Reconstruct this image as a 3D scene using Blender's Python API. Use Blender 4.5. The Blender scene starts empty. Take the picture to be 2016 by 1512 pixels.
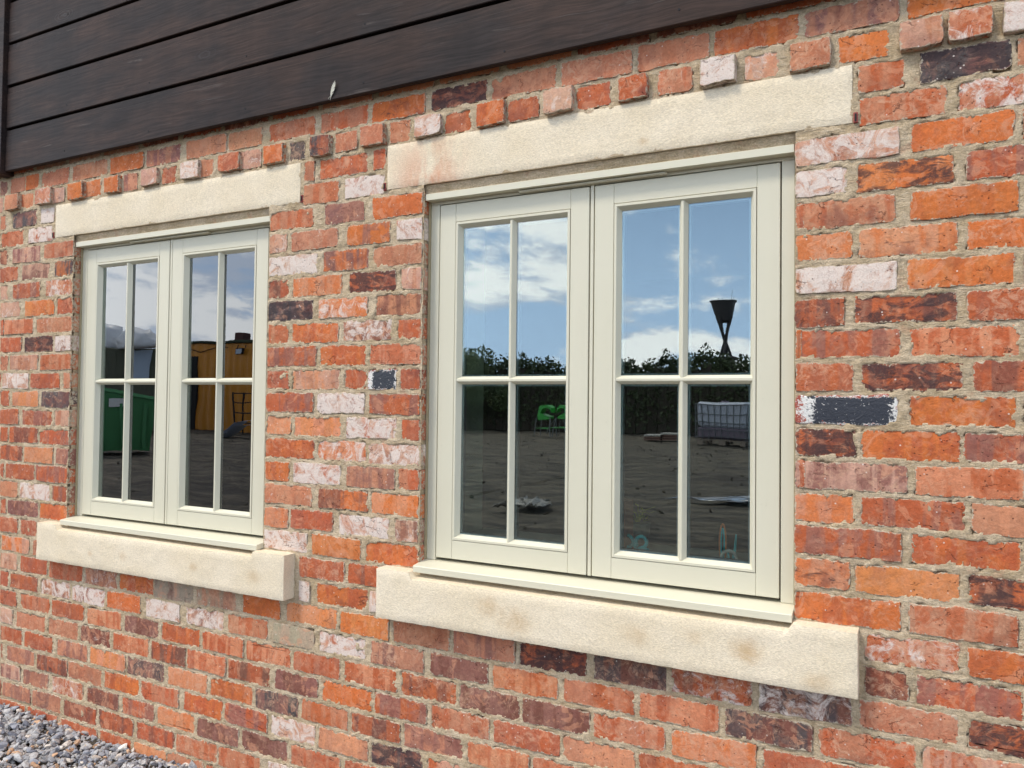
import bpy, bmesh, math, random
import numpy as np
from mathutils import Vector, Matrix

# ------------------------------------------------------------------ camera
scene = bpy.context.scene
cam_data = bpy.data.cameras.new("camera")
cam_obj = bpy.data.objects.new("camera", cam_data)
scene.collection.objects.link(cam_obj)
CR = Vector((0.88776, 0.460167, 0.011332)); CU = Vector((0.000987, -0.026521, 0.999648)); CF = Vector((-0.460305, 0.887436, 0.023999))
rot = Matrix((CR, CU, -CF)).transposed()
cam_obj.matrix_world = Matrix.Translation((0, -2.05, 1.40)) @ rot.to_4x4()
cam_data.sensor_width = 36.0
cam_data.lens = 1515 / 2016 * 36.0
cam_data.clip_start = 0.05
cam_data.clip_end = 2000
scene.camera = cam_obj

# ------------------------------------------------------------------ colour helpers
def lin(c):
    return tuple(((v / 255) / 12.92 if v / 255 <= 0.04045 else ((v / 255 + 0.055) / 1.055) ** 2.4) for v in c)
def alb(c, k=0.86):
    return tuple(v * k for v in lin(c))

# ------------------------------------------------------------------ world
SUN_EL = math.radians(56); SUN_AZ = math.radians(-36)     # azimuth measured from -Y towards -X being negative
sun_dir = Vector((math.sin(SUN_AZ) * math.cos(SUN_EL), -math.cos(SUN_AZ) * math.cos(SUN_EL), math.sin(SUN_EL)))
world = bpy.data.worlds.new("World"); scene.world = world; world.use_nodes = True
wn = world.node_tree.nodes; wl = world.node_tree.links
wn.clear()
def N(nodes, typ, **kw):
    n = nodes.new(typ)
    for k, v in kw.items(): setattr(n, k, v)
    return n
def setin(n, **kw):
    for k, v in kw.items(): n.inputs[k].default_value = v
class G:
    """small node graph helper"""
    def __init__(s, nt): s.nt = nt; s.n = nt.nodes; s.l = nt.links
    def new(s, typ, ins=None, **kw):
        n = s.n.new(typ)
        for k, v in kw.items(): setattr(n, k, v)
        if ins:
            for k, v in ins.items():
                if isinstance(v, bpy.types.NodeSocket): s.l.new(v, n.inputs[k])
                else: n.inputs[k].default_value = v
        return n
    def math(s, op, a, b=None, c=None, clamp=False):
        d = {0: a}
        if b is not None: d[1] = b
        if c is not None: d[2] = c
        return s.new('ShaderNodeMath', d, operation=op, use_clamp=clamp).outputs[0]
    def vmath(s, op, a, b=None):
        d = {0: a}
        if b is not None: d[1] = b
        n = s.new('ShaderNodeVectorMath', d, operation=op)
        return n.outputs['Value'] if op in ('LENGTH', 'DISTANCE', 'DOT_PRODUCT') else n.outputs[0]
    def noise(s, vec, scale, detail=4, rough=0.55, dist=0.0, color=False):
        n = s.new('ShaderNodeTexNoise', {'Vector': vec, 'Scale': scale, 'Detail': detail, 'Roughness': rough, 'Distortion': dist})
        return n.outputs['Color' if color else 'Fac']
    def ramp(s, fac, lo, hi, a=0.0, b=1.0, smooth=True):
        n = s.new('ShaderNodeMapRange', {'Value': fac, 'From Min': lo, 'From Max': hi, 'To Min': a, 'To Max': b})
        n.clamp = True
        if smooth: n.interpolation_type = 'SMOOTHSTEP'
        return n.outputs[0]
    def mix(s, fac, a, b, blend='MIX'):
        n = s.new('ShaderNodeMix', data_type='RGBA', blend_type=blend)
        for k, v in ((0, fac), (6, a), (7, b)):
            if isinstance(v, bpy.types.NodeSocket): s.l.new(v, n.inputs[k])
            elif k == 0: n.inputs[0].default_value = v
            else: n.inputs[k].default_value = (*v[:3], 1)
        return n.outputs[2]
    def scale(s, vec, xyz):
        return s.new('ShaderNodeVectorMath', {0: vec, 1: xyz}, operation='MULTIPLY').outputs[0]
g = G(world.node_tree)
sky = g.new('ShaderNodeTexSky', sky_type='NISHITA', sun_disc=False, sun_elevation=SUN_EL, sun_rotation=math.pi + SUN_AZ * -1)
sky.air_density = 1.0; sky.dust_density = 0.4; sky.ozone_density = 2.0
SKY_STRENGTH = 0.15
SEED = 27.1
tc = g.new('ShaderNodeTexCoord').outputs['Generated']
sep = g.new('ShaderNodeSeparateXYZ', {0: tc})
az = g.math('ARCTAN2', sep.outputs[0], g.math('MULTIPLY', sep.outputs[1], -1))      # 0 straight out of the wall, negative to the left
el = g.math('ARCSINE', sep.outputs[2])
cv = g.new('ShaderNodeCombineXYZ', {0: az, 1: g.math('MULTIPLY', el, 2.3), 2: SEED}).outputs[0]
n1 = g.noise(cv, 3.6, 12, 0.58, 0.2)
n2 = g.noise(g.vmath('ADD', cv, (-0.03, 0.09, 0.0)), 3.6, 12, 0.58, 0.2)
leftmore = g.ramp(az, -0.90, -0.66, 0.11, 0.0)
cover = g.ramp(g.math('ADD', n1, leftmore), 0.468, 0.565, 0.0, 0.92)
shade = g.ramp(g.math('SUBTRACT', n1, n2), -0.05, 0.06)
ccol = g.mix(shade, (1.30, 1.48, 1.80), (2.6, 2.6, 2.6))
lowhaze = g.ramp(el, 0.0, 0.50, 0.85, 0.0)
skyc = g.new('ShaderNodeVectorMath', {0: sky.outputs[0], 'Scale': 1.0}, operation='SCALE').outputs[0]
# clouds are given in units of the final radiance, so divide by the background strength
ccs = g.new('ShaderNodeVectorMath', {0: ccol, 'Scale': 1.0 / SKY_STRENGTH}, operation='SCALE').outputs[0]
hz = g.mix(lowhaze, skyc, (7.2, 10.2, 15.0))
final = g.mix(cover, hz, ccs)
bg = g.new('ShaderNodeBackground', {'Color': final, 'Strength': SKY_STRENGTH})
g.new('ShaderNodeOutputWorld', {0: bg.outputs[0]})

sun_data = bpy.data.lights.new("sun", 'SUN'); sun_data.energy = 2.3; sun_data.angle = math.radians(11); sun_data.color = (1.0, 0.92, 0.80)
sun = bpy.data.objects.new("sun", sun_data); scene.collection.objects.link(sun)
sun.rotation_euler = (-sun_dir).to_track_quat('-Z', 'Y').to_euler()

scene.view_settings.view_transform = 'Standard'
scene.view_settings.look = 'None'
scene.view_settings.gamma = 1
scene.view_settings.use_curve_mapping = False
scene.view_settings.exposure = 0.20
scene.cycles.max_bounces = 10
scene.cycles.transparent_max_bounces = 16

# ------------------------------------------------------------------ object helpers
COL = scene.collection
def link(name, data, parent=None, **props):
    o = bpy.data.objects.new(name, data); COL.objects.link(o)
    if parent is not None: o.parent = parent
    for k, v in props.items(): o[k] = v
    return o
def mesh_from(name, verts, faces, mat, smooth=False):
    me = bpy.data.meshes.new(name); me.from_pydata([tuple(v) for v in verts], [], faces); me.update()
    if mat is not None: me.materials.append(mat)
    if smooth: me.polygons.foreach_set('use_smooth', [True] * len(me.polygons))
    return me
class MB:
    def __init__(s): s.v = []; s.f = []
    def add(s, v, f):
        b = len(s.v); s.v += [tuple(p) for p in v]; s.f += [tuple(i + b for i in q) for q in f]; return s
    def box(s, x0, x1, y0, y1, z0, z1, bev=0.0, jit=0.0, rnd=None):
        """box with chamfered edges"""
        b = min(bev, abs(x1 - x0) * .45, abs(y1 - y0) * .45, abs(z1 - z0) * .45)
        if b <= 0:
            v = [(x, y, z) for x in (x0, x1) for y in (y0, y1) for z in (z0, z1)]
            return s.add(v, [(0, 1, 3, 2), (4, 6, 7, 5), (0, 4, 5, 1), (2, 3, 7, 6), (0, 2, 6, 4), (1, 5, 7, 3)])
        bm = bmesh.new()
        for x in (x0, x1):
            for y in (y0, y1):
                for z in (z0, z1): pass
        vs = []
        sgn = lambda i: (-1, 1)[i]
        idx = {}
        for ix in (0, 1):
            for iy in (0, 1):
                for iz in (0, 1):
                    X, Y, Z = (x0, x1)[ix], (y0, y1)[iy], (z0, z1)[iz]
                    dx, dy, dz = -sgn(ix) * b, -sgn(iy) * b, -sgn(iz) * b
                    for ax, p in enumerate(((X, Y + dy, Z + dz), (X + dx, Y, Z + dz), (X + dx, Y + dy, Z))):
                        idx[ix, iy, iz, ax] = len(vs); vs.append(p)
        bm.free()
        f = []
        for i in (0, 1):
            q = [idx[i, 0, 0, 0], idx[i, 1, 0, 0], idx[i, 1, 1, 0], idx[i, 0, 1, 0]]; f.append(q if i else q[::-1])
            q = [idx[0, i, 0, 1], idx[1, i, 0, 1], idx[1, i, 1, 1], idx[0, i, 1, 1]]; f.append(q[::-1] if i else q)
            q = [idx[0, 0, i, 2], idx[1, 0, i, 2], idx[1, 1, i, 2], idx[0, 1, i, 2]]; f.append(q if i else q[::-1])
        for i in (0, 1):
            for j in (0, 1):
                def w(q, flip): f.append(q[::-1] if flip else q)
                w([idx[i, j, 0, 0], idx[i, j, 0, 1], idx[i, j, 1, 1], idx[i, j, 1, 0]], (i + j) % 2 == 0)
                w([idx[i, 0, j, 0], idx[i, 0, j, 2], idx[i, 1, j, 2], idx[i, 1, j, 0]], (i + j) % 2 == 1)
                w([idx[0, i, j, 1], idx[0, i, j, 2], idx[1, i, j, 2], idx[1, i, j, 1]], (i + j) % 2 == 0)
        for ix in (0, 1):
            for iy in (0, 1):
                for iz in (0, 1):
                    q = [idx[ix, iy, iz, 0], idx[ix, iy, iz, 1], idx[ix, iy, iz, 2]]
                    f.append(q if (ix + iy + iz) % 2 == 1 else q[::-1])
        return s.add(vs, f)
    def tube(s, pts, r, n=8, cap=True):
        pts = [Vector(p) for p in pts]; rs = r if isinstance(r, (list, tuple)) else [r] * len(pts)
        rings = []
        for i, p in enumerate(pts):
            d = (pts[min(i + 1, len(pts) - 1)] - pts[max(i - 1, 0)]).normalized()
            a = d.orthogonal().normalized() if i == 0 else (pa - d * pa.dot(d)).normalized()
            pa = a; b = d.cross(a)
            rings.append([p + (a * math.cos(t) + b * math.sin(t)) * rs[i] for t in [2 * math.pi * k / n for k in range(n)]])
        v = [q for rg in rings for q in rg]; f = []
        for i in range(len(pts) - 1):
            for k in range(n):
                f.append((i * n + k, i * n + (k + 1) % n, (i + 1) * n + (k + 1) % n, (i + 1) * n + k))
        if cap: f.append(tuple(range(n))[::-1]); f.append(tuple((len(pts) - 1) * n + k for k in range(n)))
        return s.add(v, f)
    def ring(s, x0, x1, z0, z1, prof):
        """mitred rectangular frame; prof = closed list of (inset, y)"""
        m = len(prof); v = []
        for (cx, cz, sx, sz) in ((x0, z0, 1, 1), (x1, z0, -1, 1), (x1, z1, -1, -1), (x0, z1, 1, -1)):
            for (u, y) in prof: v.append((cx + sx * u, y, cz + sz * u))
        f = []
        for c in range(4):
            for k in range(m):
                a = c * m + k; b = c * m + (k + 1) % m; c2 = ((c + 1) % 4) * m
                f.append((a, c2 + k, c2 + (k + 1) % m, b))
        return s.add(v, f)
    def extr(s, prof, a, b, axis='x'):
        """closed profile extruded; axis x: prof=(y,z); axis z: prof=(x,y)"""
        m = len(prof)
        if axis == 'x': v = [(a, y, z) for y, z in prof] + [(b, y, z) for y, z in prof]
        else: v = [(x, y, a) for x, y in prof] + [(x, y, b) for x, y in prof]
        f = [(k, (k + 1) % m, m + (k + 1) % m, m + k) for k in range(m)] + [tuple(range(m))[::-1], tuple(range(m, 2 * m))]
        return s.add(v, f)
    def build(s, name, mat, parent=None, smooth=False, **props):
        me = mesh_from(name, s.v, s.f, mat, smooth)
        bm = bmesh.new(); bm.from_mesh(me); bmesh.ops.recalc_face_normals(bm, faces=bm.faces); bm.to_mesh(me); bm.free()
        return link(name, me, parent, **props)
def empty(name, loc=(0, 0, 0), parent=None, **props):
    o = link(name, None, parent, **props); o.location = loc; o.empty_display_size = 0.1; return o

# ------------------------------------------------------------------ materials
def mat_new(name):
    m = bpy.data.materials.new(name); m.use_nodes = True; m.node_tree.nodes.clear(); return m, G(m.node_tree)
def finish(g, base, rough, normal=None, **kw):
    ins = {'Base Color': base if isinstance(base, bpy.types.NodeSocket) else (*base, 1), 'Roughness': rough}
    if normal is not None: ins['Normal'] = normal
    ins.update(kw)
    b = g.new('ShaderNodeBsdfPrincipled', ins)
    g.new('ShaderNodeOutputMaterial', {0: b.outputs[0]})
def bump(g, h, strength, dist, normal=None):
    d = {'Height': h, 'Strength': strength, 'Distance': dist}
    if normal is not None: d['Normal'] = normal
    return g.new('ShaderNodeBump', d).outputs[0]
def simple(name, col, rough=0.6, var=0.12, nscale=20, metallic=0.0, bumpd=0.0, **kw):
    m, g = mat_new(name)
    pos = g.new('ShaderNodeNewGeometry').outputs['Position']
    n = g.noise(pos, nscale, 5, 0.6)
    c = g.mix(n, tuple(v * (1 - var) for v in col), tuple(min(1, v * (1 + var)) for v in col))
    nm = bump(g, n, 0.6, bumpd) if bumpd else None
    finish(g, c, rough, nm, Metallic=metallic, **kw)
    return m

def brick_material():
    m, g = mat_new('old_brick')
    P = g.new('ShaderNodeNewGeometry').outputs['Position']
    c1 = g.new('ShaderNodeAttribute', attribute_name='bcol').outputs['Color']
    c2 = g.new('ShaderNodeAttribute', attribute_name='bcol2').outputs['Color']
    par = g.new('ShaderNodeSeparateXYZ', {0: g.new('ShaderNodeAttribute', attribute_name='bpar').outputs['Vector']})
    white, dark, seed = par.outputs[0], par.outputs[1], par.outputs[2]
    edge = g.new('ShaderNodeAttribute', attribute_name='edge').outputs['Fac']
    off = g.new('ShaderNodeCombineXYZ', {0: g.math('MULTIPLY', seed, 17.3), 1: g.math('MULTIPLY', seed, 31.7), 2: g.math('MULTIPLY', seed, 7.1)}).outputs[0]
    V = g.vmath('ADD', P, off)
    sx = g.new('ShaderNodeSeparateXYZ', {0: V})
    # kiss marks: bands across the length of the brick
    bandv = g.scale(V, (1.0, 0.3, 0.10))
    band = g.noise(bandv, 26, 3, 0.5, 0.25)
    bandm = g.ramp(band, 0.46, 0.57)
    blot = g.noise(V, 22, 6, 0.62, 0.6)
    blotm = g.ramp(blot, 0.50, 0.60)
    fine = g.noise(V, 190, 6, 0.7)
    grain = g.noise(V, 700, 4, 0.7)
    col = g.mix(g.math('MULTIPLY', bandm, 0.75), c1, c2)
    col = g.mix(g.math('MULTIPLY', blotm, 0.55), col, c2)
    tone = g.ramp(g.noise(V, 60, 6, 0.65, 1.0), 0.3, 0.7, 0.86, 1.10)
    col = g.mix(1.0, col, g.new('ShaderNodeCombineColor', {0: tone, 1: tone, 2: tone}).outputs[0], 'MULTIPLY')
    tone2 = g.ramp(fine, 0.28, 0.72, 0.84, 1.16, smooth=False)
    col = g.mix(1.0, col, g.new('ShaderNodeCombineColor', {0: tone2, 1: tone2, 2: tone2}).outputs[0], 'MULTIPLY')
    # thin pale bloom on every brick (old lime film)
    bloom = g.math('MULTIPLY', g.ramp(g.noise(V, 40, 9, 0.76, 1.2), 0.45, 0.62), g.ramp(white, 0.0, 0.5, 0.26, 0.70))
    bloom = g.math('MULTIPLY', bloom, g.ramp(g.noise(V, 14, 3, 0.6), 0.40, 0.58, 0.25, 1.0))
    col = g.mix(bloom, col, alb((218, 174, 142)))
    # scraped, paler clay with crisp borders
    lp = g.ramp(g.noise(g.vmath('ADD', V, (3.3, 1.1, 9.9)), 17, 9, 0.62, 1.1), 0.565, 0.60)
    col = g.mix(g.math('MULTIPLY', lp, 0.42), col, alb((222, 158, 122)))
    # soft over-fired shading
    sf = g.ramp(g.noise(g.vmath('ADD', V, (7.3, 4.1, 2.9)), 11, 4, 0.55, 0.4), 0.52, 0.70)
    col = g.mix(g.math('MULTIPLY', sf, g.ramp(dark, 0.0, 0.5, 0.30, 0.65)), col, alb((122, 70, 62)))
    # soot and over-burnt patches
    dn = g.noise(g.scale(V, (0.7, 1, 1.6)), 24, 8, 0.66, 0.8)
    dthr = g.math('SUBTRACT', 0.80, g.math('MULTIPLY', dark, 0.40))
    dm = g.math('MULTIPLY', g.math('SUBTRACT', dn, dthr), 10, clamp=True)
    dm = g.math('MULTIPLY', dm, 0.82)
    dm = g.math('MULTIPLY', dm, g.ramp(fine, 0.3, 0.5, 0.55, 1.0))
    col = g.mix(dm, col, alb((62, 52, 54)))
    # lime wash left on the face, streaked and flaky
    wn_ = g.noise(g.scale(V, (1.0, 1.0, 0.9)), 21, 11, 0.76, 0.9)
    wthr = g.math('SUBTRACT', 0.82, g.math('MULTIPLY', white, 0.56))
    wm = g.math('MULTIPLY', g.math('SUBTRACT', wn_, wthr), 9, clamp=True)
    wm = g.math('MULTIPLY', wm, g.ramp(g.noise(V, 240, 4, 0.7), 0.34, 0.52, 0.55, 0.95))
    col = g.mix(wm, col, alb((232, 217, 204)))
    # small dark pits and white specks
    vo = g.new('ShaderNodeTexVoronoi', {'Vector': V, 'Scale': 90.0}, feature='F1')
    pit = g.math('MULTIPLY', g.ramp(vo.outputs['Distance'], 0.13, 0.22, 1, 0), g.ramp(g.noise(V, 30, 2), 0.52, 0.58))
    col = g.mix(g.math('MULTIPLY', pit, 0.6), col, alb((84, 48, 40)))
    vo2 = g.new('ShaderNodeTexVoronoi', {'Vector': g.vmath('ADD', V, (5.1, 2.2, 8.3)), 'Scale': 60.0}, feature='F1')
    spk = g.math('MULTIPLY', g.ramp(vo2.outputs['Distance'], 0.09, 0.14, 1, 0), g.ramp(g.noise(V, 21, 2), 0.55, 0.6))
    col = g.mix(g.math('MULTIPLY', spk, 0.8), col, alb((232, 220, 208)))
    # mortar smeared over the arrises
    en = g.math('ADD', edge, g.math('MULTIPLY', g.math('SUBTRACT', g.noise(V, 80, 6, 0.75, 0.6), 0.5), 2.8))
    em = g.ramp(en, 0.78, 0.95)
    col = g.mix(em, col, g.mix(g.noise(V, 140, 4, 0.7), alb((160, 146, 122)), alb((222, 206, 182))))
    rim_shade = g.math('MULTIPLY', g.ramp(edge, 0.86, 0.98), g.ramp(g.noise(V, 50, 4, 0.7), 0.45, 0.6, 0.0, 0.75))  # shadow line where brick meets recessed mortar, painted into the colour in patches
    col = g.mix(rim_shade, col, alb((92, 60, 46)))
    # relief
    vc = g.new('ShaderNodeTexVoronoi', {'Vector': g.vmath('ADD', g.scale(V, (0.8, 1, 1.5)), g.scale(g.noise(V, 18, 5, 0.7, color=True), (0.06, 0.06, 0.06))), 'Scale': 13.0}, feature='DISTANCE_TO_EDGE')
    crack = g.math('MULTIPLY', g.ramp(vc.outputs['Distance'], 0.0, 0.020, 1, 0), g.ramp(g.noise(V, 15, 2), 0.56, 0.62))
    col = g.mix(g.math('MULTIPLY', crack, 0.7), col, alb((84, 46, 36)))
    h = g.math('ADD', g.math('MULTIPLY', g.noise(V, 38, 8, 0.62, 0.8), 1.0), g.math('MULTIPLY', fine, 0.28))
    h = g.math('ADD', h, g.math('MULTIPLY', grain, 0.10))
    h = g.math('SUBTRACT', h, g.math('MULTIPLY', crack, 0.30))
    h = g.math('SUBTRACT', h, g.math('MULTIPLY', pit, 0.4))
    h = g.math('ADD', h, g.math('MULTIPLY', wm, 0.10))
    finish(g, col, 0.88, bump(g, h, 1.0, 0.0030), **{'Specular IOR Level': 0.25})
    return m
def painted_brick_material():
    m, g = mat_new('brick_with_flaking_black_paint')
    P = g.new('ShaderNodeNewGeometry').outputs['Position']
    O = g.new('ShaderNodeTexCoord').outputs['Generated']
    ox = g.new('ShaderNodeSeparateXYZ', {0: O})
    n = g.noise(P, 45, 8, 0.7, 1.0)
    f = g.noise(P, 210, 5, 0.7)
    n5 = g.math('SUBTRACT', n, 0.5); f5 = g.math('SUBTRACT', f, 0.5)
    # distance to the paint's own centre in the brick's face
    ex = g.math('ABSOLUTE', g.math('SUBTRACT', ox.outputs[0], 0.56)); ez = g.math('ABSOLUTE', g.math('SUBTRACT', ox.outputs[2], 0.48))
    d = g.math('MAXIMUM', g.math('MULTIPLY', ex, 1.15), g.math('MULTIPLY', ez, 1.05))
    d1 = g.math('ADD', g.math('ADD', d, g.math('MULTIPLY', n5, 0.42)), g.math('MULTIPLY', f5, 0.28))
    blk = g.ramp(d1, 0.42, 0.45, 1, 0)
    d2 = g.math('ADD', g.math('MAXIMUM', ez, g.math('SUBTRACT', ex, 0.04)), g.math('ADD', g.math('MULTIPLY', n5, 0.75), g.math('MULTIPLY', f5, 0.4)))
    wht = g.ramp(d2, 0.44, 0.48, 1, 0)
    base = g.mix(n, alb((190, 92, 66)), alb((150, 72, 58)))
    col = g.mix(wht, base, alb((232, 228, 220)))
    col = g.mix(blk, col, alb((46, 50, 60)))
    chips = g.ramp(g.noise(P, 130, 3, 0.6, 1.0), 0.66, 0.69)
    col = g.mix(chips, col, alb((228, 224, 218)))
    h = g.math('ADD', g.math('MULTIPLY', n, 0.8), g.math('MULTIPLY', f, 0.4))
    finish(g, col, 0.6, bump(g, h, 1.0, 0.005))
    return m
def mortar_material():
    m, g = mat_new('lime_mortar')
    P = g.new('ShaderNodeNewGeometry').outputs['Position']
    n = g.noise(P, 9, 6, 0.6); f = g.noise(P, 210, 6, 0.8); md = g.noise(g.scale(P, (0.45, 1, 1.5)), 75, 7, 0.72, 1.2)
    col = g.mix(g.ramp(n, 0.35, 0.65), alb((202, 178, 142)), alb((222, 200, 168)))
    col = g.mix(g.ramp(md, 0.5, 0.7, 0, 0.6), col, alb((214, 200, 176)))
    col = g.mix(g.ramp(g.noise(P, 25, 4, 0.6), 0.56, 0.70, 0, 0.42), col, alb((200, 150, 122)))      # brick dust
    t = g.math('MULTIPLY', g.ramp(f, 0.3, 0.7, 0.74, 1.20), g.ramp(md, 0.30, 0.62, 0.80, 1.10))
    col = g.mix(1.0, col, g.new('ShaderNodeCombineColor', {0: t, 1: t, 2: t}).outputs[0], 'MULTIPLY')
    h = g.math('ADD', g.math('MULTIPLY', md, 0.8), g.math('MULTIPLY', f, 0.35))
    h = g.math('ADD', h, g.math('MULTIPLY', g.noise(P, 900, 2), 0.12))
    finish(g, col, 0.95, bump(g, h, 1.0, 0.008), **{'Specular IOR Level': 0.2})
    return m
def stone_material(name, stains, red=None, warm=0.0):
    m, g = mat_new(name)
    P = g.new('ShaderNodeNewGeometry').outputs['Position']
    n = g.noise(P, 5, 6, 0.6); pit = g.noise(g.scale(P, (0.7, 1, 1.5)), 240, 4, 0.65, 0.4); f = g.noise(P, 90, 6, 0.7)
    col = g.mix(g.ramp(n, 0.3, 0.7), alb((238, 221, 190), .91), alb((244, 229, 202), .91))
    col = g.mix(g.ramp(f, 0.35, 0.65, 0.14, 0.0), col, alb((186, 165, 136)))
    t = g.ramp(pit, 0.3, 0.7, 0.82, 1.08)
    col = g.mix(1.0, col, g.new('ShaderNodeCombineColor', {0: t, 1: t, 2: t}).outputs[0], 'MULTIPLY')
    sn = g.noise(P, 34, 7, 0.7, 1.2)
    for (x, z, r, a) in stains:
        dv = g.vmath('DISTANCE', g.scale(P, (0.75, 0, 1.0)), (x * 0.75, 0, z))
        k = g.math('ADD', g.ramp(dv, 0.0, r, 1, 0), g.math('MULTIPLY', g.math('SUBTRACT', sn, 0.5), 1.3))
        col = g.mix(g.math('MULTIPLY', g.math('MULTIPLY', g.ramp(k, 0.35, 1.25), g.ramp(dv, 0.0, r * 1.3, 1, 0)), a), col, alb((200, 164, 116)))
    if red:
        x, w = red
        px = g.new('ShaderNodeSeparateXYZ', {0: P})
        k = g.ramp(g.math('ABSOLUTE', g.math('SUBTRACT', px.outputs[0], x)), 0.0, w, 1, 0)
        k = g.math('MULTIPLY', k, g.ramp(g.noise(g.scale(P, (1, 1, .35)), 14, 5, 0.7), 0.30, 0.62))
        k = g.math('MULTIPLY', k, g.ramp(px.outputs[2], 2.09, 2.26, 0.85, 0.25))
        col = g.mix(k, col, alb((222, 148, 110)))
    # faint overall weathering
    col = g.mix(g.math('MULTIPLY', g.ramp(g.noise(P, 16, 6, 0.7, 1.0), 0.55, 0.75), 0.14), col, alb((204, 182, 150)))
    h = g.math('ADD', g.math('MULTIPLY', pit, 0.55), g.math('MULTIPLY', f, 0.5))
    finish(g, col, 0.92, bump(g, h, 1.0, 0.0028), **{'Specular IOR Level': 0.2})
    return m
def timber_material():
    m, g = mat_new('dark_stained_timber')
    P = g.new('ShaderNodeNewGeometry').outputs['Position']
    z = g.new('ShaderNodeSeparateXYZ', {0: P}).outputs[2]
    bi = g.math('FLOOR', g.math('DIVIDE', g.math('SUBTRACT', z, 2.417), 0.1957))
    V = g.vmath('ADD', P, g.new('ShaderNodeCombineXYZ', {0: g.math('MULTIPLY', bi, 3.37), 1: 0.0, 2: g.math('MULTIPLY', bi, 1.91)}).outputs[0])
    warp = g.noise(g.scale(V, (2.2, 1, 7.0)), 1.5, 3, 0.5)
    Vw = g.vmath('ADD', g.scale(V, (1, 1, 1)), g.new('ShaderNodeCombineXYZ', {2: g.math('MULTIPLY', warp, 0.045)}).outputs[0])
    grain = g.noise(g.scale(Vw, (0.045, 1, 1)), 130, 6, 0.7)
    grain2 = g.noise(g.scale(Vw, (0.03, 1, 1)), 60, 5, 0.6)
    big = g.noise(g.scale(V, (1.0, 1, 2.5)), 3.0, 5, 0.6)
    kn = g.new('ShaderNodeTexVoronoi', {'Vector': g.scale(V, (0.42, 0.01, 1.0)), 'Scale': 5.5, 'Randomness': 0.9}, feature='F1')
    kd = g.math('ADD', kn.outputs['Distance'], g.math('MULTIPLY', g.math('SUBTRACT', g.noise(V, 30, 3), 0.5), 0.05))
    knot = g.ramp(kd, 0.045, 0.085, 1, 0)
    rings = g.math('SINE', g.math('MULTIPLY', kd, 170))
    ringm = g.math('MULTIPLY', g.math('MULTIPLY', g.ramp(kd, 0.06, 0.24, 1, 0), g.ramp(rings, 0.2, 0.9)), 0.60)
    vert = g.noise(g.scale(P, (1, 1, 0.06)), 14, 3, 0.5)
    col = g.mix(g.ramp(big, 0.35, 0.65), alb((66, 57, 55), .40), alb((90, 69, 60), .40))
    t = g.ramp(grain, 0.3, 0.7, 0.62, 1.42)
    col = g.mix(1.0, col, g.new('ShaderNodeCombineColor', {0: t, 1: t, 2: t}).outputs[0], 'MULTIPLY')
    t2 = g.ramp(vert, 0.3, 0.7, 0.90, 1.08)
    col = g.mix(1.0, col, g.new('ShaderNodeCombineColor', {0: t2, 1: t2, 2: t2}).outputs[0], 'MULTIPLY')
    col = g.mix(ringm, col, alb((104, 98, 98), .42))
    streak = g.math('MULTIPLY', g.ramp(grain2, 0.60, 0.70), g.ramp(g.noise(V, 6, 3), 0.5, 0.62))
    col = g.mix(g.math('MULTIPLY', streak, 0.8), col, alb((120, 108, 102), .45))
    col = g.mix(g.math('MULTIPLY', knot, 0.75), col, alb((46, 42, 44), .42))
    h = g.math('ADD', g.math('MULTIPLY', grain, 0.5), g.math('MULTIPLY', grain2, 0.35))
    h = g.math('ADD', h, g.math('MULTIPLY', ringm, 0.5))
    finish(g, col, 0.55, bump(g, h, 0.7, 0.0015), **{'Specular IOR Level': 0.14})
    return m
def paint_material():
    m, g = mat_new('sage_cream_paint')
    P = g.new('ShaderNodeNewGeometry').outputs['Position']
    n = g.noise(P, 4, 5, 0.6); br = g.noise(g.scale(P, (1, 1, 0.15)), 120, 4, 0.6)
    dirt = g.math('MULTIPLY', g.ramp(g.noise(P, 38, 8, 0.75), 0.60, 0.76), 0.16)
    col = g.mix(n, alb((216, 210, 185), .87), alb((223, 217, 194), .87))
    col = g.mix(dirt, col, alb((150, 142, 118)))
    h = g.math('ADD', g.math('MULTIPLY', br, 0.3), g.math('MULTIPLY', g.noise(P, 30, 4), 0.4))
    finish(g, col, 0.42, bump(g, h, 0.35, 0.0008), **{'Specular IOR Level': 0.4})
    return m
def glass_material():
    m, g = mat_new('window_glass')
    P = g.new('ShaderNodeNewGeometry').outputs['Position']
    fr = g.new('ShaderNodeFresnel', {'IOR': 1.5}).outputs[0]
    fac = g.math('ADD', g.math('MULTIPLY', fr, 1.8), 0.095, clamp=True)
    nm = bump(g, g.noise(P, 3.5, 2, 0.4), 0.03, 0.02)
    tr = g.new('ShaderNodeBsdfTransparent', {'Color': (0.88, 0.94, 0.88, 1)})
    gl = g.new('ShaderNodeBsdfGlossy', {'Color': (0.95, 0.98, 1.0, 1), 'Roughness': 0.0, 'Normal': nm})
    mx = g.new('ShaderNodeMixShader', {0: fac, 1: tr.outputs[0], 2: gl.outputs[0]})
    g.new('ShaderNodeOutputMaterial', {0: mx.outputs[0]})
    return m
M_BRICK = brick_material(); M_PBRICK = painted_brick_material(); M_MORTAR = mortar_material()
M_LINTEL = stone_material('cream_stone_lintel', [(-0.66, 2.13, .03, .5)], red=(-1.375, 0.19))
M_SILL = stone_material('cream_stone_sill', [(-0.365, .785, .075, .75), (-0.656, .782, .075, .45), (-1.02, .765, .10, .55), (-0.20, .735, .06, .5), (-1.107, .80, .08, .45), (-0.5, .80, .05, .3),
     (-2.05, .78, .06, .45), (-2.35, .78, .04, .5), (-2.75, .78, .05, .4), (-2.95, .77, .03, .5)])
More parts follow.
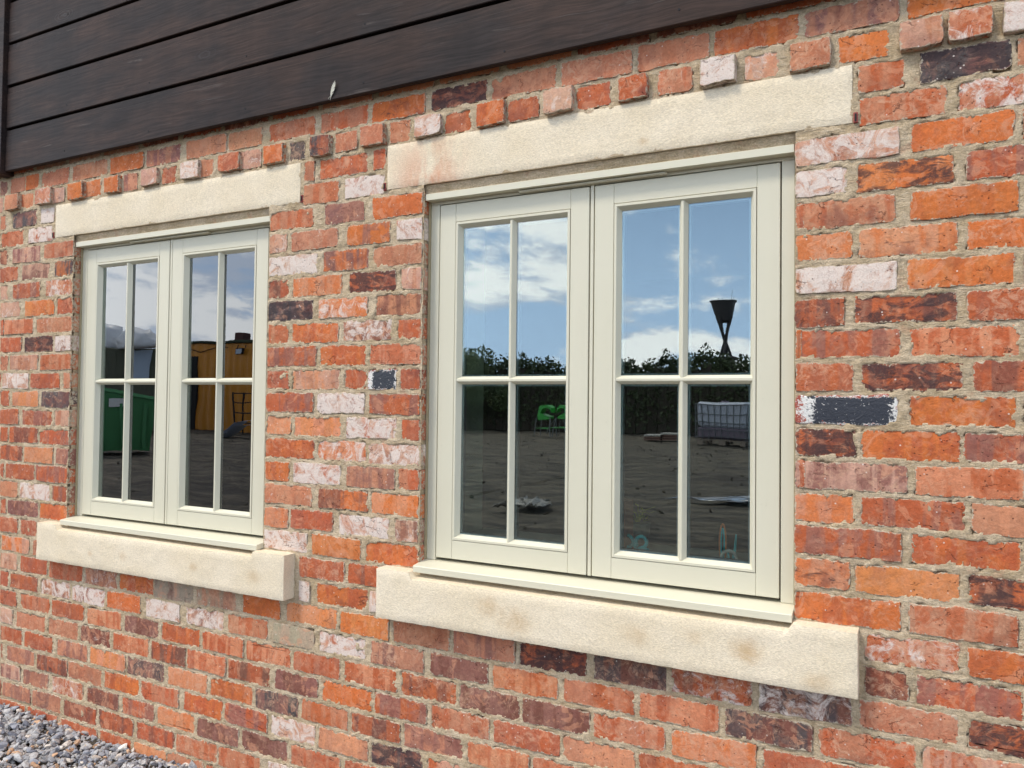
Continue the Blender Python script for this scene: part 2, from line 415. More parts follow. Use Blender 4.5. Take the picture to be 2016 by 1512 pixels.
M_TIMBER = timber_material(); M_PAINT = paint_material(); M_GLASS = glass_material()
M_BLACK = simple('dark_void_felt', (0.012, 0.012, 0.013), 0.9)
M_SPACER = simple('aluminium_spacer', (0.30, 0.34, 0.40), 0.4, 0.05, metallic=0.3)
M_SEAL = simple('perished_sealant', alb((176, 162, 128)), 0.9, 0.2, 60, bumpd=0.002)

# ================================================================== HOUSE
house = empty('brick_house', (0, 0, 0), label='red brick house wall with two cream casement windows under dark timber boarding', category='house')
WC = (-0.8265, -2.6245); HO = 0.567                       # window centres along the wall, half opening
Z_HEAD, Z_CILL = 2.097, 0.864
PITCH = 0.08118; Z_TOP0 = 1.7522                          # brick courses
def ztop(k): return Z_TOP0 - PITCH * k
OPEN = [(c - HO, c + HO, Z_CILL, Z_HEAD) for c in WC]
LINTEL = [(-1.535, -0.128), (-3.322, -1.915)]; LZ = (2.098, 2.243)
SILL = [(-1.516, -0.112), (-3.312, -1.910)]; SZ = (0.711, 0.866)
WX0, WX1, WZ0, WZ1 = -5.6, 3.2, -0.05, 2.66
rng = np.random.default_rng(7)
random.seed(7)

# --- mortar bed: a lumpy sheet with the window openings left out, and a solid core behind
def vnoise(nx, nz, cell, seed):
    r = np.random.default_rng(seed); gx, gz = int(nx / cell) + 3, int(nz / cell) + 3
    a = r.standard_normal((gx, gz)); u = np.arange(nx) / cell; w = np.arange(nz) / cell
    i = u.astype(int); j = w.astype(int); fu = u - i; fw = w - j
    fu = fu * fu * (3 - 2 * fu); fw = fw * fw * (3 - 2 * fw)
    A = a[i][:, j]; B = a[i + 1][:, j]; C_ = a[i][:, j + 1]; D_ = a[i + 1][:, j + 1]
    return (A * (1 - fu)[:, None] + B * fu[:, None]) * (1 - fw)[None] + (C_ * (1 - fu)[:, None] + D_ * fu[:, None]) * fw[None]
def mortar_sheet(x0, x1, z0, z1, cell, seed):
    nx, nz = int((x1 - x0) / cell) + 1, int((z1 - z0) / cell) + 1
    X = np.linspace(x0, x1, nx); Z = np.linspace(z0, z1, nz)
    u = cell / .005
    h = 0.0012 * vnoise(nx, nz, 2.2 / u, seed) + 0.0014 * vnoise(nx, nz, 6 / u, seed + 1) + 0.0010 * vnoise(nx, nz, 24 / u, seed + 2) + 0.0005 * vnoise(nx, nz, 1.05, seed + 3)
    Y = 0.0013 - np.clip(h, -0.0026, 0.0032)
    # behind the brick faces the bed drops back, so that mortar only laps over the arrises
    lap = 0.0065 + 0.0035 * vnoise(nx, nz, 4 / u, seed + 7) + 0.003 * vnoise(nx, nz, 1.6 / u, seed + 8)
    smear = vnoise(nx, nz, 9 / u, seed + 9) + .5 * vnoise(nx, nz, 3 / u, seed + 10) > 2.0
    for d in built:
        bx0, bx1, bz0, bz1 = d['box']
        i0, i1 = np.searchsorted(X, bx0), np.searchsorted(X, bx1); j0, j1 = np.searchsorted(Z, bz0), np.searchsorted(Z, bz1)
        if i1 <= i0 or j1 <= j0: continue
        dx = np.minimum(X[i0:i1] - bx0, bx1 - X[i0:i1])[:, None]; dz = np.minimum(Z[j0:j1] - bz0, bz1 - Z[j0:j1])[None]
        ins = (np.minimum(dx, dz) > lap[i0:i1, j0:j1]) & ~smear[i0:i1, j0:j1]
        Y[i0:i1, j0:j1] = np.where(ins, .012, Y[i0:i1, j0:j1])
    co = np.empty((nx, nz, 3)); co[..., 0] = X[:, None]; co[..., 1] = Y; co[..., 2] = Z[None]
    idx = np.arange(nx * nz).reshape(nx, nz)
    q = np.stack([idx[:-1, :-1], idx[1:, :-1], idx[1:, 1:], idx[:-1, 1:]], -1).reshape(-1, 4)
    cx = ((X[:-1] + X[1:]) / 2)[:, None] + 0 * Z[None, :-1]; cz = ((Z[:-1] + Z[1:]) / 2)[None] + 0 * X[:-1, None]
    keep = np.ones(cx.shape, bool)
    for a, b, c, d in OPEN: keep &= ~((cx > a + .001) & (cx < b - .001) & (cz > c) & (cz < d))
    for (a, b) in LINTEL: keep &= ~((cx > a + .012) & (cx < b - .012) & (cz > LZ[0] + .012) & (cz < LZ[1] - .012))
    for (a, b) in SILL: keep &= ~((cx > a + .012) & (cx < b - .012) & (cz > SZ[0] + .012) & (cz < SZ[1] - .012))
    q = q[keep.reshape(-1)]
    return co.reshape(-1, 3), q
def np_mesh(name, co, q, mat, smooth=True):
    me = bpy.data.meshes.new(name); k = q.shape[1]
    me.vertices.add(len(co)); me.vertices.foreach_set('co', co.astype(np.float32).ravel())
    me.loops.add(q.size); me.loops.foreach_set('vertex_index', q.astype(np.int32).ravel())
    me.polygons.add(len(q)); me.polygons.foreach_set('loop_start', np.arange(0, q.size, k, dtype=np.int32))
    me.polygons.foreach_set('use_smooth', np.full(len(q), smooth))
    me.update(calc_edges=True)
    if mat: me.materials.append(mat)
    return me
# --- bricks: rows of (left mm, right mm, code); first letter main colour, second letter second colour, w/d lime and soot, * stands proud
ROWS = {
-8: "-3749,-3689,P -3669,-3552,K -3548,-3449,O -3430,-3231,Kd -3210,-2976,Kw -2960,-2750,O -2735,-2536,PK -2502,-2281,KL -2273,-2100,Kw -2070,-1850,KR -1829,-1619,RK -1604,-1390,Od -1367,-1161,Ddd -1147,-928,Kd -912,-694,Kw -679,-478,K -465,-251,RO -241,-24,PKd -6,193,O",
-7: "-3786,-3721,W -3673,-3575,Kw* -3583,-3487,LR -3446,-3335,Kww* -3350,-3260,W -3218,-3114,O* -3120,-3016,OL -2980,-2883,O* -2876,-2785,PK -2749,-2652,W* -2642,-2557,Rw -2521,-2417,Ww* -2426,-2349,Kw -2318,-2202,Rw* -2211,-2103,Wd -2081,-1985,O* -1971,-1895,Bw -1860,-1772,BRd* -1762,-1663,Kw -1643,-1544,K* -1530,-1445,Kw -1423,-1321,WKw* -1316,-1215,R -1191,-1095,RO* -1088,-982,Rd -960,-869,W* -863,-758,Rd -732,-647,Rwd* -620,-523,RKw -501,-407,Ww* -389,-300,WL -275,-177,Kw* -161,-46,O -23,66,KWw* 77,167,RKww* 186,257,WDdw*",
-6: "-3741,-3697,K -3642,-3457,BPd -3431,-3335,Www -1900,-1849,Kw -1828,-1618,Rw -1597,-1543,R -115,-13,RK 19,203,Bdd 213,324,K",
-5: "-3729,-3556,KR -3522,-3339,RWwww -1900,-1738,KR -1716,-1547,Www -113,75,RKw 96,296,RKww",
-4: "-3734,-3678,D -3634,-3424,PWw -3402,-3187,KR -2042,-1852,KR -1802,-1628,P -1598,-1397,O -265,-239,Rd -219,-23,KWww 1,208,O 222,350,R",
-3: "-3730,-3588,R -3560,-3354,PWd -3325,-3187,BOd -2043,-1972,WK -1953,-1739,Kw -1700,-1522,OP -1497,-1395,WRw -265,-139,Ww -121,91,OYdd 113,277,RP",
-2: "-3726,-3662,W -3627,-3421,RPw -3384,-3180,KRww -2036,-1830,Ww -1807,-1606,POd -1589,-1394,Kw -264,-237,R -226,-33,KRwd -1,217,O 229,349,O",
-1: "-3722,-3569,W -3530,-3315,OY -3297,-3177,R -2044,-1961,DRd -1940,-1720,LOw -1688,-1494,Rdd -1476,-1393,WK -264,-125,LOw -113,98,LOd 114,294,Ow",
0: "-3718,-3690,R -3686,-3466,LR -3443,-3184,Kw -2044,-1844,Bdd -1822,-1607,OLww -1575,-1391,KDd -264,-250,D -228,-28,WKwd -8,209,OY 222,348,R",
1: "-3715,-3550,R -3527,-3319,Ddd -3304,-3181,WPw -2042,-1957,KR -1943,-1730,RO -1713,-1508,KDwwd -1487,-1390,Rw -264,-143,DRd -124,97,RDdd 113,303,Rw",
2: "-3711,-3647,K -3635,-3422,KWw -3407,-3209,RK -2042,-1827,RP -1813,-1612,RO -1597,-1389,KR -264,-243,O -229,-21,RP -2,218,RLw 230,347,R",
3: "-3691,-3485,WKw -3474,-3266,R -3241,-3174,K -2043,-1949,Rw -1937,-1722,LWw -1703,-1608,R -1606,-1488,X -1472,-1379,Rd -263,-124,Rw -107,109,RDdd 128,302,RD",
4: "-3703,-3632,R -3612,-3411,LY -3392,-3188,Bd -2043,-1837,RP -1821,-1615,WPww -1598,-1378,RPd -263,-249,R -234,-26,X -5,210,OR 223,347,R",
5: "-3699,-3554,R -3531,-3309,RPw -3295,-3171,KW -2044,-1938,Lw -1926,-1714,LY -1693,-1485,WRww -1465,-1377,R -263,-118,RDdd -107,102,RO 109,301,RP",
6: "-3696,-3636,R -3621,-3411,RDd -3400,-3185,RP -2044,-1829,ROd -1817,-1607,OLww -1597,-1375,WKwd -263,-234,R -227,-8,PWw 8,225,RL 236,346,R",
7: "-3692,-3520,RDd -3509,-3295,Lw -3277,-3172,P -2044,-1941,ROd -1924,-1713,WRww -1689,-1486,KP -1476,-1374,RK -263,-124,LO -109,111,RP 122,300,LK",
8: "-3688,-3656,R -3644,-3430,R -3419,-3196,RP -2045,-1837,Kw -1807,-1596,ODd -1583,-1373,OL -259,-247,K -236,-19,RP -2,218,RO 230,345,R",
9: "-3684,-3547,K -3536,-3313,WKw -3299,-3165,RP -2045,-1942,LO -1934,-1743,R -1718,-1508,Wwd -1485,-1371,WDd -257,-131,LOd -122,101,Y 115,300,RDdd",
10: "-3680,-3633,R -3621,-3394,PD -3386,-3148,RO -2041,-1853,WKw -1835,-1620,YO -1605,-1389,RO -255,-238,K -236,-21,RO -7,213,KRw 227,344,R",
11: "-3677,-3540,Rw -3521,-3401,Rw -1891,-1687,Rw -1674,-1517,RD -101,98,RWww 113,299,RO",
12: "-3661,-3449,OWw -3423,-3332,K -1891,-1836,Www -1809,-1589,ROd -1583,-1495,Ww -100,-3,Dw 10,221,RP 234,343,R",
13: "-3669,-3540,WK -3514,-3318,R -3303,-3077,RK -3060,-2855,KPww -2840,-2636,ROw -2633,-2405,Gd -2391,-2187,GKw -2154,-1972,O -1945,-1718,YL -1705,-1502,OY -1485,-1271,Kw -1258,-1041,KP -1029,-815,RDdd -794,-582,DBw -574,-360,RDww -345,-128,DBww -112,95,Kw 114,298,RDdd",
14: "-3665,-3602,R -3587,-3379,Rd -3361,-3159,KPww -3142,-2926,RPwww -2916,-2707,Ow -2677,-2480,WKww -2452,-2249,WPw -2228,-2030,KRw -2006,-1816,G -1794,-1597,WRww -1574,-1364,PKw -1341,-1131,DPd -1119,-902,RL -886,-674,RK -660,-444,RL -431,-216,DBw -202,13,RKw 21,243,RWw",
15: "-3661,-3533,Rd -3506,-3296,RK -3278,-3061,R -3037,-2824,LR -2803,-2601,DPw -2583,-2372,RO -2359,-2144,RL -2132,-1920,RLw -1906,-1702,RK -1684,-1467,RLP -1451,-1243,RDw -1234,-1027,DPw -1016,-803,DP -795,-587,RKw -570,-349,LOw -336,-102,R -89,108,RK",
16: "-3657,-3560,W -3533,-3325,K -3300,-3098,Kw -3081,-2885,Dw -2869,-2657,RL -2642,-2447,DR -2439,-2232,LR -2224,-2011,DR -1994,-1795,DP -1775,-1566,O -1556,-1352,RP -1339,-1126,KRw -1112,-896,Rw -885,-671,LK -661,-438,R -424,-204,K",
17: "-3654,-3488,RK -3469,-3268,R -3236,-3031,KPd -3015,-2791,LY -2781,-2566,PBw -2543,-2327,Lw -2314,-2097,RO -2082,-1882,BPw -1868,-1664,RK -1649,-1450,DR -1438,-1217,KPd -1203,-992,LR -981,-786,RK -774,-558,R",
18: "-3650,-3630,R -3603,-3391,KP -3373,-3163,DR -3160,-2936,Kw -2920,-2708,OR -2696,-2478,RK -2450,-2248,RO -2235,-2021,RPd -2007,-1804,WKw -1789,-1578,LK -1567,-1365,DBLdd -1349,-1130,RW -1113,-913,R",
19: "-3646,-3492,PWw -3473,-3290,KP -3265,-3055,RWww -3031,-2828,D -2807,-2616,RPw -2596,-2390,LO -2376,-2161,DPd -2148,-1929,DP -1912,-1692,RK -1675,-1465,R",
20: "-3623,-3413,KP -3402,-3198,PK -3181,-2963,RD -2953,-2733,DRd -2718,-2501,RD -2487,-2269,KRw -2262,-2051,RK -2017,-1801,WKw -1774,-1564,B",
21: "-3436,-3219,R -3195,-2959,R -2940,-2748,RK -2730,-2541,L -2538,-2339,K -2325,-2131,R",
}
BC = {'O': (212, 116, 60), 'R': (190, 98, 60), 'K': (196, 132, 100), 'D': (130, 82, 68), 'B': (84, 78, 78), 'W': (208, 162, 138),
      'P': (150, 102, 90), 'L': (218, 146, 106), 'Y': (220, 136, 80), 'G': (172, 158, 134), 'X': (190, 92, 66)}
SECOND = {'O': 'R', 'R': 'P', 'K': 'R', 'D': 'R', 'B': 'P', 'W': 'K', 'P': 'K', 'L': 'O', 'Y': 'L', 'G': 'W', 'X': 'R'}
def jitcol(c, a=0.07):
    s = 1 + random.uniform(-a, a)
    return tuple(min(1, max(0, v * s * (1 + random.uniform(-a, a) * .6))) for v in alb(c))
specs = []
for k, row in ROWS.items():
    for e_ in row.split():
        a, b, c = e_.split(','); specs.append([k, int(a) / 1000, int(b) / 1000, c])
# snap jamb bricks to the openings
for s_ in specs:
    k, a, b, c = s_
    if Z_CILL - .02 < ztop(k) - .04 < Z_HEAD:
        for o0, o1, _, _ in OPEN:
            if abs(b - o0) < .045: s_[2] = o0
            if abs(a - o1) < .045: s_[1] = o1
# fill whatever the rows leave out (beyond the frame, behind the boards) with plain running bond
for k in range(-11, 22):
    zt, zb = ztop(k), ztop(k + 1) + .0095
    if zt > 2.70: continue
    occ = [(s_[1], s_[2]) for s_ in specs if s_[0] == k]
    for a, b, c, d in OPEN:
        if zt - .02 > c and zb + .02 < d: occ.append((a - .002, b + .002))
    for a, b in LINTEL:
        if zt - .02 > LZ[0] and zb + .02 < LZ[1]: occ.append((a, b))
    for a, b in SILL:
        if zt - .02 > SZ[0] and zb + .02 < SZ[1]: occ.append((a, b))
    occ.sort(); x = WX0 + (0 if k % 2 else .12)
    occ.append((WX1, WX1 + 1))
    fill = []
    for a, b in occ:
        while a - x > .07:
            w = min(random.uniform(.218, .232), a - x - .012)
            if a - x - w < .07: w = a - x - .012
            if w > .30: w = w / 2
            fill.append([k, x + .006, x + w, random.choice(['O', 'R', 'R', 'K', 'D', 'RP', 'Rw', 'KWw', 'L', 'PK', 'RD'])]); x += w + .012
        x = max(x, b + .006)
    specs += fill
NP_TOP, NP_SIDE = 9, 4
def brick_geo(w, h, proud, rnd, big):
    """ragged brick: outline points, arris ring and inset ring, face towards -Y; returns verts, faces, edge attribute"""
    pts = []
    nt = max(3, int(w / (.012 if big else .028))); ns = 6 if big else 3
    rc = rnd.uniform(.002, .0065)
    def side(n, p0, p1):
        for i in range(n):
            t = i / n; pts.append([p0[0] + (p1[0] - p0[0]) * t, p0[1] + (p1[1] - p0[1]) * t])
    side(nt, (0, 0), (w, 0)); side(ns, (w, 0), (w, h)); side(nt, (w, h), (0, h)); side(ns, (0, h), (0, 0))
    cx, cz = w / 2, h / 2; chips = [rnd.choice([.3, .6, 1, 1, 1.8]) for _ in range(4)]
    sk = [rnd.uniform(-.0022, .0022) for _ in range(4)]
    walk = 0; out = []
    n = len(pts)
    for i, (x, z) in enumerate(pts):
        walk = walk * .6 + rnd.uniform(-.0017, .0017)
        m = walk
        corner = (0 if x < cx else 1) + (0 if z < cz else 2)
        dx = min(x, w - x); dz = min(z, h - z); d = dx + dz
        R_ = rc * chips[corner]
        if d < R_:
            k_ = (R_ - d) * .42; x += k_ * (1 if x < cx else -1); z += k_ * (1 if z < cz else -1)
        if dz < 1e-6: z += m * 1.3 + (sk[0] + (sk[1] - sk[0]) * x / w if z < cz else sk[2] + (sk[3] - sk[2]) * x / w)
        elif dx < 1e-6: x += m + (sk[0] if x < cx else sk[1]) * .6
        if rnd.random() < .05:
            b_ = rnd.uniform(.003, .007); x += (cx - x) / w * b_; z += (1 if z < cz else -1) * b_ * .6
        out.append((x, z))
    tilt = rnd.uniform(-.0022, .0022); tz = rnd.uniform(-.0015, .0015); y0 = -proud
    def yy(x, z): return y0 + tilt * (x / w - .5) + tz * (z / h - .5)
    v, ed = [], []
    def inset(x, z, d):
        ix = x + max(-d, min(d, cx - x)) * (1 if min(x, w - x) < d else 0); iz = z + max(-d, min(d, cz - z)) * (1 if min(z, h - z) < d else 0)
        return ix, iz
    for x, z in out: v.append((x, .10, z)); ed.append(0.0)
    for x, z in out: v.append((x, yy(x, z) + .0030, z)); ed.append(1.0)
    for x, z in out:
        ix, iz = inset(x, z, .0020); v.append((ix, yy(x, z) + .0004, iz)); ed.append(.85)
    for x, z in out:
        ix, iz = inset(x, z, .012); v.append((ix, yy(x, z) - rnd.uniform(0, .0007), iz)); ed.append(0.0)
    f = []
    for r_ in range(3):
        for i in range(n):
            j = (i + 1) % n; f.append((r_ * n + i, r_ * n + j, (r_ + 1) * n + j, (r_ + 1) * n + i))
    f.append(tuple(3 * n + i for i in range(n)))
    return v, f, ed
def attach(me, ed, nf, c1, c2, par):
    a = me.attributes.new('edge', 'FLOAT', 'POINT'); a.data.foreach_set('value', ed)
    nv = len(me.vertices)
    for nm, c in (('bcol', c1), ('bcol2', c2)):
        a = me.attributes.new(nm, 'FLOAT_COLOR', 'POINT'); a.data.foreach_set('color', list(np.array(c).ravel()))
    a = me.attributes.new('bpar', 'FLOAT_VECTOR', 'POINT'); a.data.foreach_set('vector', list(np.array(par).ravel()))
CAMP = Vector((0, -2.05, 1.40))
def screen(p):
    d = Vector(p) - CAMP; z = d.dot(CF)
    if z <= .1: return None
    return 1008 + 1515 * d.dot(CR) / z, 756 - 1515 * d.dot(CU) / z, z
built = []
for (k, a, b, c) in specs:
    w = b - a
    if w < .012: continue
    code = c.rstrip('*wd'); nw = c.count('w'); nd = c.count('d'); proudp = c.endswith('*')
    z1 = ztop(k) - .0008 - random.uniform(0, .0018); z0 = ztop(k + 1) + .0088 + random.uniform(-.001, .0018)
    s0, s1 = screen((a, 0, (z0 + z1) / 2)), screen((b, 0, (z0 + z1) / 2))
    area = 0
    if s0 and s1:
        xa, xb = max(0, s0[0]), min(2016, s1[0]); yv = s0[1]
        if xb > xa and -40 < yv < 1560 and not (z0 > 2.42): area = (xb - xa) * (z1 - z0) * 1515 / s0[2]
    big = area > 2500
    v, f, ed = brick_geo(w, z1 - z0, (.019 + random.uniform(-.005, .003)) if proudp else random.uniform(-.0012, .0022), random, big)
    base = BC[code[0]]; sec = BC[code[1]] if len(code) > 1 else BC[SECOND[code[0]]]
    c1 = (*jitcol(base), 1); c2 = (*jitcol(sec, .05), 1)
    if len(code) == 1: c2 = tuple(c1[i] * .6 + c2[i] * .4 for i in range(4))
    whit = min(.76, (0.08 if code[0] != 'W' else .48) + .26 * nw + random.uniform(-.05, .07)); drk = min(1, .05 + .42 * nd + random.uniform(-.05, .08))
    built.append(dict(v=v, f=f, ed=ed, c1=c1, c2=c2, par=(whit, drk, random.random() * 5), box=(a, b, z0, z1), x=a, z=z0, area=area, X=code[0] == 'X'))
built.sort(key=lambda d: -d['area'])
co, q = mortar_sheet(-4.0, 0.45, WZ0, 2.46, 0.005, 3)
extra = [mortar_sheet(WX0, -4.0, WZ0, WZ1, 0.02, 11), mortar_sheet(0.45, WX1, WZ0, WZ1, 0.02, 15)]
for c2, q2 in extra: q = np.vstack([q, q2 + len(co)]); co = np.vstack([co, c2])
core = MB()
def core_box(x0, x1, z0, z1): core.box(x0, x1, 0.014, 0.30, z0, z1)
e = .004
core_box(WX0, OPEN[1][0] - e, WZ0, 3.9); core_box(OPEN[1][1] + e, OPEN[0][0] - e, WZ0, 3.9); core_box(OPEN[0][1] + e, WX1, WZ0, 3.9)
for a, b, c, d in OPEN: core_box(a - e, b + e, WZ0, c - .02); core_box(a - e, b + e, d + .004, 3.9)
cq = np.array(core.f); q = np.vstack([q, cq + len(co)]); co = np.vstack([co, np.array(core.v)])
wall = link('wall', np_mesh('wall', co, q, M_MORTAR, True), house)
wall.data.polygons.foreach_set('use_smooth', [True] * (len(q) - len(cq)) + [False] * len(cq))

for i, d in enumerate(built[:300]):
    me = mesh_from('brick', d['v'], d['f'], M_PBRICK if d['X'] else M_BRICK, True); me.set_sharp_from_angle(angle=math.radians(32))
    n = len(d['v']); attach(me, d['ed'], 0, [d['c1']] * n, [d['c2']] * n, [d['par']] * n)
    o = link('brick', me, wall); o.location = (d['x'], 0, d['z'])
    if d['X']: o['label'] = 'brick with flaking black and white paint'
V, F_, ED, C1, C2, PR = [], [], [], [], [], []
for d in built[300:]:
    b_ = len(V); V += [(x + d['x'], y, z + d['z']) for x, y, z in d['v']]; F_ += [tuple(i + b_ for i in q_) for q_ in d['f']]
    n = len(d['v']); ED += d['ed']; C1 += [d['c1']] * n; C2 += [d['c2']] * n; PR += [d['par']] * n
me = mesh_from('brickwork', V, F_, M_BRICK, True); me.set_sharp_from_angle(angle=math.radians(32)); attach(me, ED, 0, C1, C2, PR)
link('brickwork', me, wall, kind='stuff')

# --- stone lintels and sills, as subdivided slabs with worn arrises
def slab(name, x0, x1, y0, y1, z0, z1, mat, parent, seed, notch=None, label=None, worn=.0025):
    cell = .012; nx = int((x1 - x0) / cell) + 1; nz = int((z1 - z0) / cell) + 1
    X = np.linspace(x0, x1, nx); Z = np.linspace(z0, z1, nz)
    h = .0005 * vnoise(nx, nz, 1.6, seed) + .0006 * vnoise(nx, nz, 7, seed + 1)
    DX = np.minimum(X - x0, x1 - X)[:, None]; DZ = np.minimum(Z - z0, z1 - Z)[None]
    dd = np.minimum(DX, DZ); rnd_ = np.where(dd < .001, worn, 0)
    co = np.zeros((nx, nz, 3)); 
    jx = worn * .15 * vnoise(nx, nz, 1.5, seed + 4); jz = worn * .15 * vnoise(nx, nz, 1.5, seed + 5)
    co[..., 0] = X[:, None] + np.where(DX < .001, jx, 0); co[..., 2] = Z[None] + np.where(DZ < .001, jz, 0); co[..., 1] = y0 + h + rnd_ * 1.2
    ztopv = np.full(nx, z1)
    if notch:
        n0, n1, drop = notch
        mid = (X > n0) & (X < n1)
        zsc = np.where(mid, (z1 - drop - z0) / (z1 - z0), 1.0)
        co[..., 2] = z0 + (co[..., 2] - z0) * zsc[:, None]
    idx = np.arange(nx * nz).reshape(nx, nz)
    V = [tuple(p) for p in co.reshape(-1, 3)]
    F = [tuple(r) for r in np.stack([idx[:-1, :-1], idx[1:, :-1], idx[1:, 1:], idx[:-1, 1:]], -1).reshape(-1, 4).tolist()]
    # perimeter: small arris then returns to the back
    per = list(idx[:, 0]) + list(idx[-1, 1:]) + list(idx[-2::-1, -1]) + list(idx[0, -2:0:-1])
    n = len(per); b0 = len(V)
    for i in per:
        x, y, z = V[i]; V.append((x, y + .006, z))
    for i in per:
        x, y, z = V[i]
        zz = z
        if notch and z > z1 - notch[2] - .02 and notch[0] < x < notch[1] and i % nz == nz - 1: zz = z1
        V.append((x, y1, zz))
    for k_ in range(n):
        j = (k_ + 1) % n
        F.append((per[k_], b0 + k_, b0 + j, per[j])); F.append((b0 + k_, b0 + n + k_, b0 + n + j, b0 + j))
    me = mesh_from(name, V, F, mat, True)
    bm = bmesh.new(); bm.from_mesh(me); bmesh.ops.recalc_face_normals(bm, faces=bm.faces)
    bm.to_mesh(me); bm.free()
    me.set_sharp_from_angle(angle=math.radians(40))
    o = link(name, me, parent)
    if label: o['label'] = label
    return o
slab('lintel', LINTEL[0][0], LINTEL[0][1], -.003, .16, LZ[0], LZ[1], M_LINTEL, house, 21, label='cream stone lintel with an orange stain near its left end')
slab('lintel', LINTEL[1][0], LINTEL[1][1], -.003, .16, LZ[0], LZ[1] - .004, M_LINTEL, house, 31)
for i, (a, b) in enumerate(SILL):
    o0, o1 = OPEN[i][0], OPEN[i][1]
    slab('stone_sill', a, b, -.055, .12, SZ[0], SZ[1], M_SILL, house, 41 + i * 10, notch=(o0 + .004, o1 + .0, .020))

# --- weep vents beside the lintel ends
M_WEEP = simple('red_plastic', alb((150, 60, 48)), 0.5)
for x in (-.120, -1.545, -1.905, -3.332):
    b = MB().box(x - .005, x + .005, -.004, .03, 2.096, 2.122, .001).box(x - .002, x + .002, -.006, -.0035, 2.100, 2.118)
    o = b.build('weep_vent', M_WEEP, house); o.data.materials.append(M_BLACK)
    for p in o.data.polygons:
        if p.index >= len(o.data.polygons) - 6: p.material_index = 1

